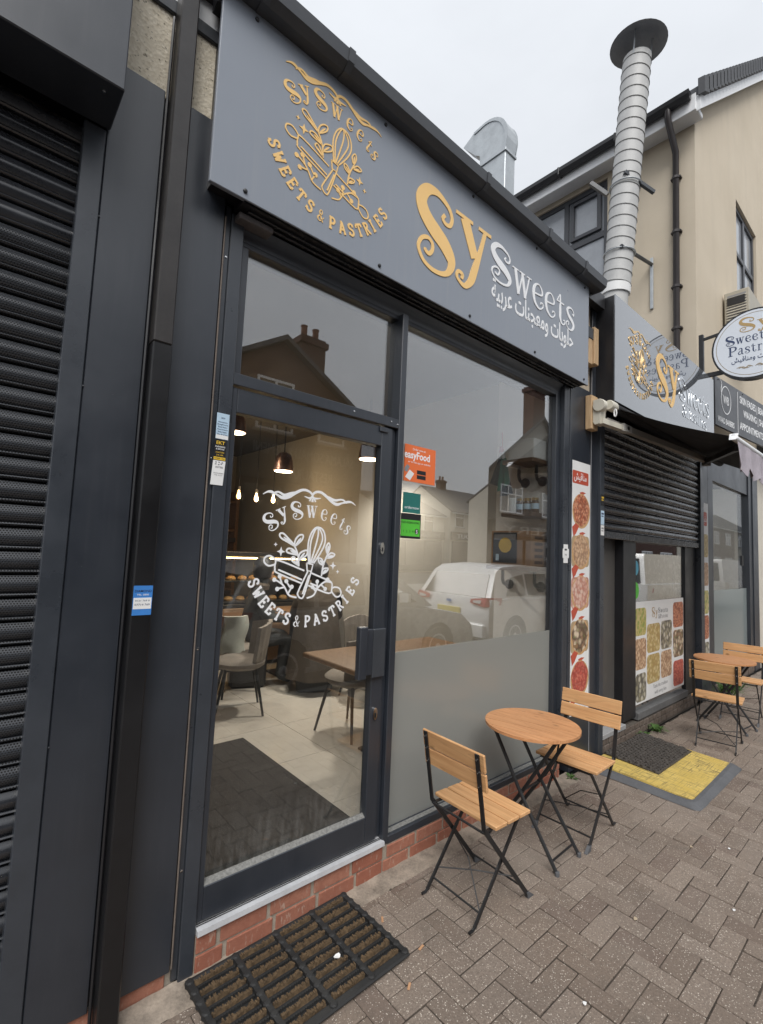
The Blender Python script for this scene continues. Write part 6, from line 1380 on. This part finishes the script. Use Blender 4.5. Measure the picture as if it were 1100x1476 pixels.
# ------------------------------------------------------------------ across the street (seen in the glass)
def car(name, label, cat, loc, paint, L=4.6, W=1.84, prof=None, glass=None, lampz=.95, group='vehicles parked along the kerb', van=False):
    """car pointing +x, its rear at local x = 0; body lofted from side profiles narrowing to the roof"""
    t = thing(name, label, cat, loc, group)
    low = prof or [(.06, .30), (.02, .55), (.03, .86), (.10, 1.02), (.9, 1.03), (2.6, 1.00), (3.5, .95), (4.25, .82), (4.52, .62), (4.58, .40), (4.50, .26), (.30, .24)]
    m = MB(); n = len(low); ys = [-1.0, -.985, -.93, .93, .985, 1.0]; hs = W/2
    rings = []
    for k, y in enumerate(ys):
        ins = (0.10 if abs(y) > .99 else .03 if abs(y) > .95 else 0.0)
        cx, cz = L/2, .6; rings.append([(cx+(x-cx)*(1-ins*.35), y*hs, cz+(z-cz)*(1-ins)) for x, z in low])
    for r_ in rings: m.v += [Vector(p) for p in r_]
    for i in range(len(ys)-1):
        for k in range(n): m.f.append((i*n+k, i*n+(k+1) % n, (i+1)*n+(k+1) % n, (i+1)*n+k))
    m.f.append(tuple(range(n))[::-1]); m.f.append(tuple(range((len(ys)-1)*n, len(ys)*n))); m.build('body', paint, t, smooth=True, local=True)
    gh = glass or [(.12, 1.00), (.42, 1.48), (.62, 1.585), (1.4, 1.64), (2.3, 1.60), (2.75, 1.50), (3.55, .97)]
    def ring(y, top): return [(x, y*(1-(z-1.0)*(.28 if not van else .08)) if z > 1.02 else y, z) for x, z in gh]
    A, B = ring(-hs*.95, 1), ring(hs*.95, 1); g_ = len(gh); m = MB(); m.v += [Vector(p) for p in A+B]
    for k in range(g_-1): m.f.append((k, k+1, k+1+g_, k+g_))
    m.f.append(tuple(range(g_))[::-1]); m.f.append(tuple(range(g_, 2*g_))); m.build('cabin', paint, t, smooth=True, local=True)
    def shrink(P, f, dz0=.04):   # panes lie slightly proud of the cabin
        c = Vector((sum(p[0] for p in P)/len(P), sum(p[1] for p in P)/len(P), sum(p[2] for p in P)/len(P))); return [c+(Vector(p)-c)*f for p in P]
    rw = [A[0], A[1], B[1], B[0]]; nrm = (Vector(A[1])-Vector(A[0])).cross(Vector(B[0])-Vector(A[0])).normalized(); nrm = nrm if nrm.x < 0 else -nrm
    q = shrink(rw, .86); MB().prism(q, nrm*.004, nrm*.012).build('rear_window', 'car_glass', t, local=True)
    ws = [A[-2], A[-1], B[-1], B[-2]]; nrm2 = (Vector(A[-1])-Vector(A[-2])).cross(Vector(B[-2])-Vector(A[-2])).normalized(); nrm2 = nrm2 if nrm2.x > 0 else -nrm2
    MB().prism(shrink(ws, .88), nrm2*.004, nrm2*.012).build('windscreen', 'car_glass', t, local=True)
    for sd_, S_ in ((-1, A), (1, B)):
        if van: sp = [(3.3, 1.2), (3.3, 1.75), (4.0, 1.75), (4.35, 1.2)]; wins = [sp]
        else: wins = [[(.62, 1.06), (.86, 1.40), (1.28, 1.46), (1.28, 1.06)], [(1.36, 1.06), (1.36, 1.47), (2.12, 1.47), (2.12, 1.05)], [(2.2, 1.05), (2.2, 1.46), (2.62, 1.38), (3.2, 1.04)]]
        for w_ in wins:
            P = [(x, sd_*(hs*.95*(1-(z-1.0)*(.28 if not van else .08))), z) for x, z in w_]; MB().prism(P, (0, sd_*.003, 0), (0, sd_*.012, 0)).build('side_window', 'car_glass', t, local=True)
        lz = lampz
        m = MB(); m.hull([(.015, sd_*hs*.55, lz-.02), (.03, sd_*hs*.55, lz+.05), (.0, sd_*hs*.90, lz-.07), (.06, sd_*hs*.92, lz+.10), (.42, sd_*(hs+.004), lz+.09), (.38, sd_*(hs+.004), lz-.03), (.05, sd_*hs*.98, lz-.06)]); m.build('tail_lamp', 'lamp_red', t, local=True)
        m = MB(); m.hull([(-.006, sd_*hs*.64, lz-.005), (-.006, sd_*hs*.82, lz-.01), (-.004, sd_*hs*.64, lz+.03), (-.004, sd_*hs*.84, lz+.055), (.03, sd_*hs*.7, lz)]); m.build('lamp_insert', 'lamp_clear', t, local=True)
        m = MB(); m.hull([(L-.35, sd_*hs*.98, .66), (L-.2, sd_*hs*.93, .74), (L-.02, sd_*hs*.6, .62), (L-.06, sd_*hs*.62, .72), (L-.05, sd_*hs*.9, .60)]); m.build('headlamp', 'lamp_clear', t, local=True)
        mx_ = 2.75 if not van else 4.2
        m = MB(); m.hull([(mx_, sd_*(hs+.02), 1.06), (mx_+.09, sd_*(hs+.04), 1.06), (mx_, sd_*(hs+.21), 1.08), (mx_+.07, sd_*(hs+.20), 1.08), (mx_, sd_*(hs+.21), 1.21), (mx_+.07, sd_*(hs+.19), 1.20), (mx_, sd_*(hs+.03), 1.20), (mx_+.09, sd_*(hs+.04), 1.18)]); m.build('wing_mirror', 'white_plastic' if paint == 'car_grey' else paint, t, local=True)
        for x in (.85, L-.95):
            w_ = MB().lathe([(.22, -.10), (.31, -.11), (.33, -.08), (.33, .08), (.31, .11), (.22, .10)], (x, sd_*(hs-.10), .33), 22, (0, 1, 0)).build('wheel', 'tyre', t, smooth=True, local=True)
            MB().lathe([(.23, .095), (.20, .105), (.08, .085), (.05, .11), (0, .112)], (x, sd_*(hs-.10), .33), 16, (0, sd_, 0)).build('rim', 'aluminium', w_, smooth=True, local=True)
            m = MB(); m.prism([(x+.385*math.cos(a), 0, .33+.385*math.sin(a)) for a in [k*math.pi/9 for k in range(10)]], (0, sd_*(hs-.20), 0), (0, sd_*(hs+.002), 0)); m.build('wheel_arch', 'tyre', t, local=True)
    MB().cbox(.000, .03, -.28, .28, .70, .82, .004).build('number_plate', 'plate', t, local=True)
    m = MB(); m.prism([(.022, .065*math.cos(a), .93+.028*math.sin(a)) for a in [k*math.pi/8 for k in range(16)]], (0, 0, 0), (-.012, 0, 0)); m.build('badge', 'blue_print', t, local=True)
    MB().cbox(-.03, .12, -hs*.93, hs*.93, .32, .58, .03).build('rear_bumper', paint, t, local=True)
    return t
car('parked_car', 'white people carrier parked at the kerb, mirrored in the big window', 'car', (7.05, -2.05, -.12), 'car_white')
car('parked_car', 'silver grey car parked behind the white one at the kerb', 'car', (2.15, -2.08, -.12), 'car_grey')
vp = [(.04, .35), (.0, .6), (.0, 1.2), (.9, 1.21), (3.2, 1.20), (4.3, 1.10), (5.05, 1.0), (5.2, .75), (5.2, .35), (.2, .28)]
vg = [(.02, 1.15), (.05, 1.95), (.12, 2.03), (3.3, 2.05), (3.75, 1.98), (4.5, 1.12)]
car('parked_van', 'white panel van mirrored in the takeaway window', 'van', (14.0, -2.05, -.12), 'car_white', 5.2, 1.95, vp, vg, 1.0, van=True)
car('parked_van', 'white panel van mirrored in the barber window', 'van', (21.5, -2.05, -.12), 'car_white', 5.2, 1.95, vp, vg, 1.0, van=True)

def sash(parent, x0, x1, y, z0, z1, mull=1, fm='upvc_white'):
    """street window on a wall facing +y at y"""
    f = MB(); w = .07
    f.cbox(x0, x0+w, y-.02, y+.05, z0, z1, .005).cbox(x1-w, x1, y-.02, y+.05, z0, z1, .005).cbox(x0+w, x1-w, y-.019, y+.049, z1-w, z1, .005).cbox(x0+w, x1-w, y-.019, y+.049, z0, z0+w, .005)
    for k in range(1, mull+1): xm = x0+(x1-x0)*k/(mull+1); f.cbox(xm-w/2, xm+w/2, y-.018, y+.048, z0+w, z1-w, .005)
    f.cbox(x0+w, x1-w, y-.017, y+.047, z0+(z1-z0)*.66, z0+(z1-z0)*.66+w*.8, .005)
    o = f.build('window', fm, parent); MB().box(x0+w, x1-w, y+.01, y+.018, z0+w, z1-w).build('pane', 'car_glass', o); MB().cbox(x0-.08, x1+.08, y, y+.12, z0-.08, z0-.002, .01).build('sill', 'kerb_stone', o); return o
def house(name, label, x0, x1, yf, depth, eave, ridge, wall, gable=False, shop=None, wins=(), roofm='slate', chim=None, cat='house', sx=None, skew=0.0):
    """terraced house facing +y (towards the sweet shop)"""
    t = thing(name, label, cat, ((x0+x1)/2, yf, 0), 'houses across the street')
    m = MB()
    if gable: m.prism([(x0, 0, -.1), (x1, 0, -.1), (x1, 0, eave), ((x0+x1)/2, 0, ridge), (x0, 0, eave)], (skew*depth, yf-depth, 0), (0, yf, 0))
    else: m.prism([(0, yf, -.1), (0, yf, eave), (0, yf-depth/2, ridge), (0, yf-depth, eave), (0, yf-depth, -.1)], (x0, 0, 0), (x1, 0, 0))
    m.build('wall', wall, t)
    r_ = MB(); o_ = .25
    if gable:
        mxx = (x0+x1)/2; sl_ = (ridge-eave)/(mxx-x0)
        for s_ in (1, -1):
            e = mxx-s_*(mxx-x0+o_); ez = eave-o_*sl_; r_.prism([(e, 0, ez+.03), (mxx, 0, ridge+.03), (mxx, 0, ridge+.18), (e, 0, ez+.18)], (skew*(depth+.1), yf-depth-.1, 0), (0, yf+.22, 0))
    else:
        sl_ = (ridge-eave)/(depth/2)
        for s_ in (1, -1):
            e = yf-depth/2+s_*(depth/2+o_); r_.prism([(0, e, eave-o_*sl_+.03), (0, yf-depth/2, ridge+.03), (0, yf-depth/2, ridge+.16), (0, e, eave-o_*sl_+.16)], (x0-.02, 0, 0), (x1+.02, 0, 0))
    rf_ = r_.build('roof', roofm, t)
    if not gable: MB().cbox(x0, x1, yf+o_-.02, yf+o_+.10, eave-o_*sl_-.06, eave-o_*sl_+.04, .01).build('gutter', 'upvc_white', t)
    if chim:
        for cx, cy, cw, cz in chim:
            c = MB().cbox(cx-cw/2, cx+cw/2, cy-.3, cy+.3, eave-.5, cz, .01).cbox(cx-cw/2-.07, cx+cw/2+.07, cy-.37, cy+.37, cz-.28, cz-.08, .01).build('chimney', 'house_brick', rf_)
            for k in (-1, 1): MB().lathe([(.11, 0), (.13, .05), (.10, .1), (.10, .35), (.12, .4)], (cx+k*cw*.24, cy, cz), 10).build('chimney_pot', flat('terracotta', (.20, .09, .06), .9), rf_)
    for w_ in wins: sash(t, *w_[:2], yf+.001, *w_[2:4], *(w_[4:5] or (1,)))
    if shop:
        name_, fm, tmat, sz0, sz1 = shop; hx0, hx1 = x0, x1
        if sx: x0, x1 = sx
        MB().cbox(x0+.1, x1-.1, yf+.002, yf+.20, sz0, sz1, .02).build('fascia', fm, t)
        pl_ = Plane((0, yf+.202, 0), (-1, 0, 0), (0, 0, 1)); m = MB()
        rows = name_.split('\n')
        for i, s_ in enumerate(rows): text(m, pl_, s_, -(x0+x1)/2, sz1-(i+.78)*(sz1-sz0)/len(rows), (sz1-sz0)/len(rows)*.72, 'CENTER', .02, .0, 1, (x1-x0)*.78*(1 if len(rows) == 1 or i == 0 else .55))
        m.build('fascia_lettering', tmat, t, fix=False)
        MB().box(x0+.35, x1-.35, yf+.003, yf+.02, .5, sz0-.15).build('shop_window', 'car_glass', t); MB().cbox(x0+.1, x1-.1, yf+.002, yf+.10, .0, .5, .01).build('stall_riser', 'shop_dark', t)
        for k in range(4): xx = x0+.3+(x1-x0-.66)*k/3; MB().cbox(xx, xx+.07, yf+.02, yf+.09, .5, sz0-.15, .006).build('window_post', 'shop_dark', t)
    return t
# restaurant with a brick gable and tall chimney, opposite and to the right
yv = 12.5; s_ = yv/16
house('brick_house', 'dark brick gabled restaurant with tall chimney, mirrored in the door glass', 3.6, 9.75, 4.04-yv, 8, 5.9, 7.75, 'house_brick', True, ('SALAMA SOMALI & YEMENI\nRESTAURANT', 'shop_dark', flat('dim_letter', (.30, .29, .27), .6), 3.55, 4.75), [(5.9, 7.1, 5.0, 6.55, 1), (4.3, 5.2, 4.95, 5.75, 0), (8.0, 9.0, 4.95, 5.75, 0)], chim=[(7.85, 4.04-yv-.5, .9, 8.35)], sx=(5.3, 9.75))
house('terraced_house', 'plain brick terraced house left of the mirrored restaurant', -4.5, 3.5, 4.04-yv, 8, 5.6, 7.6, 'house_brick', False, ('CAFE', 'shop_dark', 'dim_letter', 3.2, 4.0), [(-3.4, -2.0, 4.2, 5.4, 1), (.0, 1.4, 4.2, 5.4, 1)])
# cream terrace farther off round the junction
yf = 4.04-30
def far(x): return x
house('cream_house', 'pale rendered terraced house with small shop, mirrored left of the flag', 26.2, 33.8, yf, 8, 5.1, 6.9, 'house_cream', False, ('Mobile Phones', 'shop_dark', 'dim_letter', 2.9, 3.6), [(28.0, 29.2, 3.8, 5.0, 0), (31.0, 32.3, 3.45, 5.0, 0)])
house('cream_house', 'pale rendered house with bay windows above a shop sign, mirrored above the white car', 33.9, 41.6, yf+.6, 8, 5.6, 8.2, 'house_cream', False, ('HADRAMOUT', 'shop_dark', 'white_vinyl', 2.95, 3.7), [(37.6, 40.6, 4.15, 5.5, 3), (34.6, 35.9, 4.15, 5.5, 0)], chim=[(36.9, yf-3.4, .9, 9.2)])
house('cream_house', 'pale rendered house with wide bay at the end of the mirrored terrace', 41.7, 50, yf, 8, 5.8, 8.3, 'house_cream', False, ('MARKET', flat('shop_green', (.04, .10, .08), .6), 'dim_letter', 2.9, 3.6), [(43.0, 46.0, 4.1, 5.5, 3), (47.5, 49, 4.1, 5.5, 1)])
house('slate_house', 'taller dark roofed house whose verge cuts the mirrored sky behind the flag', 17.5, 26.0, 4.04-13, 8, 5.6, 8.7, flat('house_dark_wall', (.14, .132, .12), .9, var=.25, vs=4), True, ('BAKERY', 'shop_dark', 'dim_letter', 2.6, 3.3), [(18.4, 20.2, 3.7, 5.0, 2), (22, 24, 3.7, 5.0, 2)], chim=[(21.95, 4.04-13-.5, 1.1, 10.5)], skew=1.42)  # wall colour kept dark so its mirror image lets the shelves show
for i in range(4): house('brick_house', ['brick house closing the street far right of the mirrored terrace', 'second brick house far right of the mirrored terrace', 'third brick house far right of the mirrored terrace', 'last brick house far right of the mirrored terrace'][i], 51+i*9, 59.9+i*9, 4.04-26, 8, 5.6, 8.0, 'house_brick', False, None, [(53+i*9, 54.5+i*9, 3.8, 5.1, 1), (56+i*9, 57.5+i*9, 3.8, 5.1, 1)])

for i in range(5): house('brick_house', ['cream fronted house opposite, first past the parked vans', 'brick fronted house opposite, second past the parked vans', 'pale house opposite, third past the parked vans', 'brick house opposite, fourth past the parked vans', 'pale house opposite, farthest past the parked vans'][i], 28+i*9.2, 37+i*9.2, 4.04-14.5, 8, 5.6, 8.0, ('house_cream', 'house_brick')[i % 2], False, ('SHOP', 'shop_dark', 'dim_letter', 2.8, 3.5) if False else None, [(29.5+i*9.2, 31.2+i*9.2, 3.8, 5.1, 1), (33.5+i*9.2, 35.5+i*9.2, 3.8, 5.1, 1), (29.5+i*9.2, 31.5+i*9.2, .9, 2.5, 1), (33.2+i*9.2, 35.8+i*9.2, .9, 2.5, 2)])
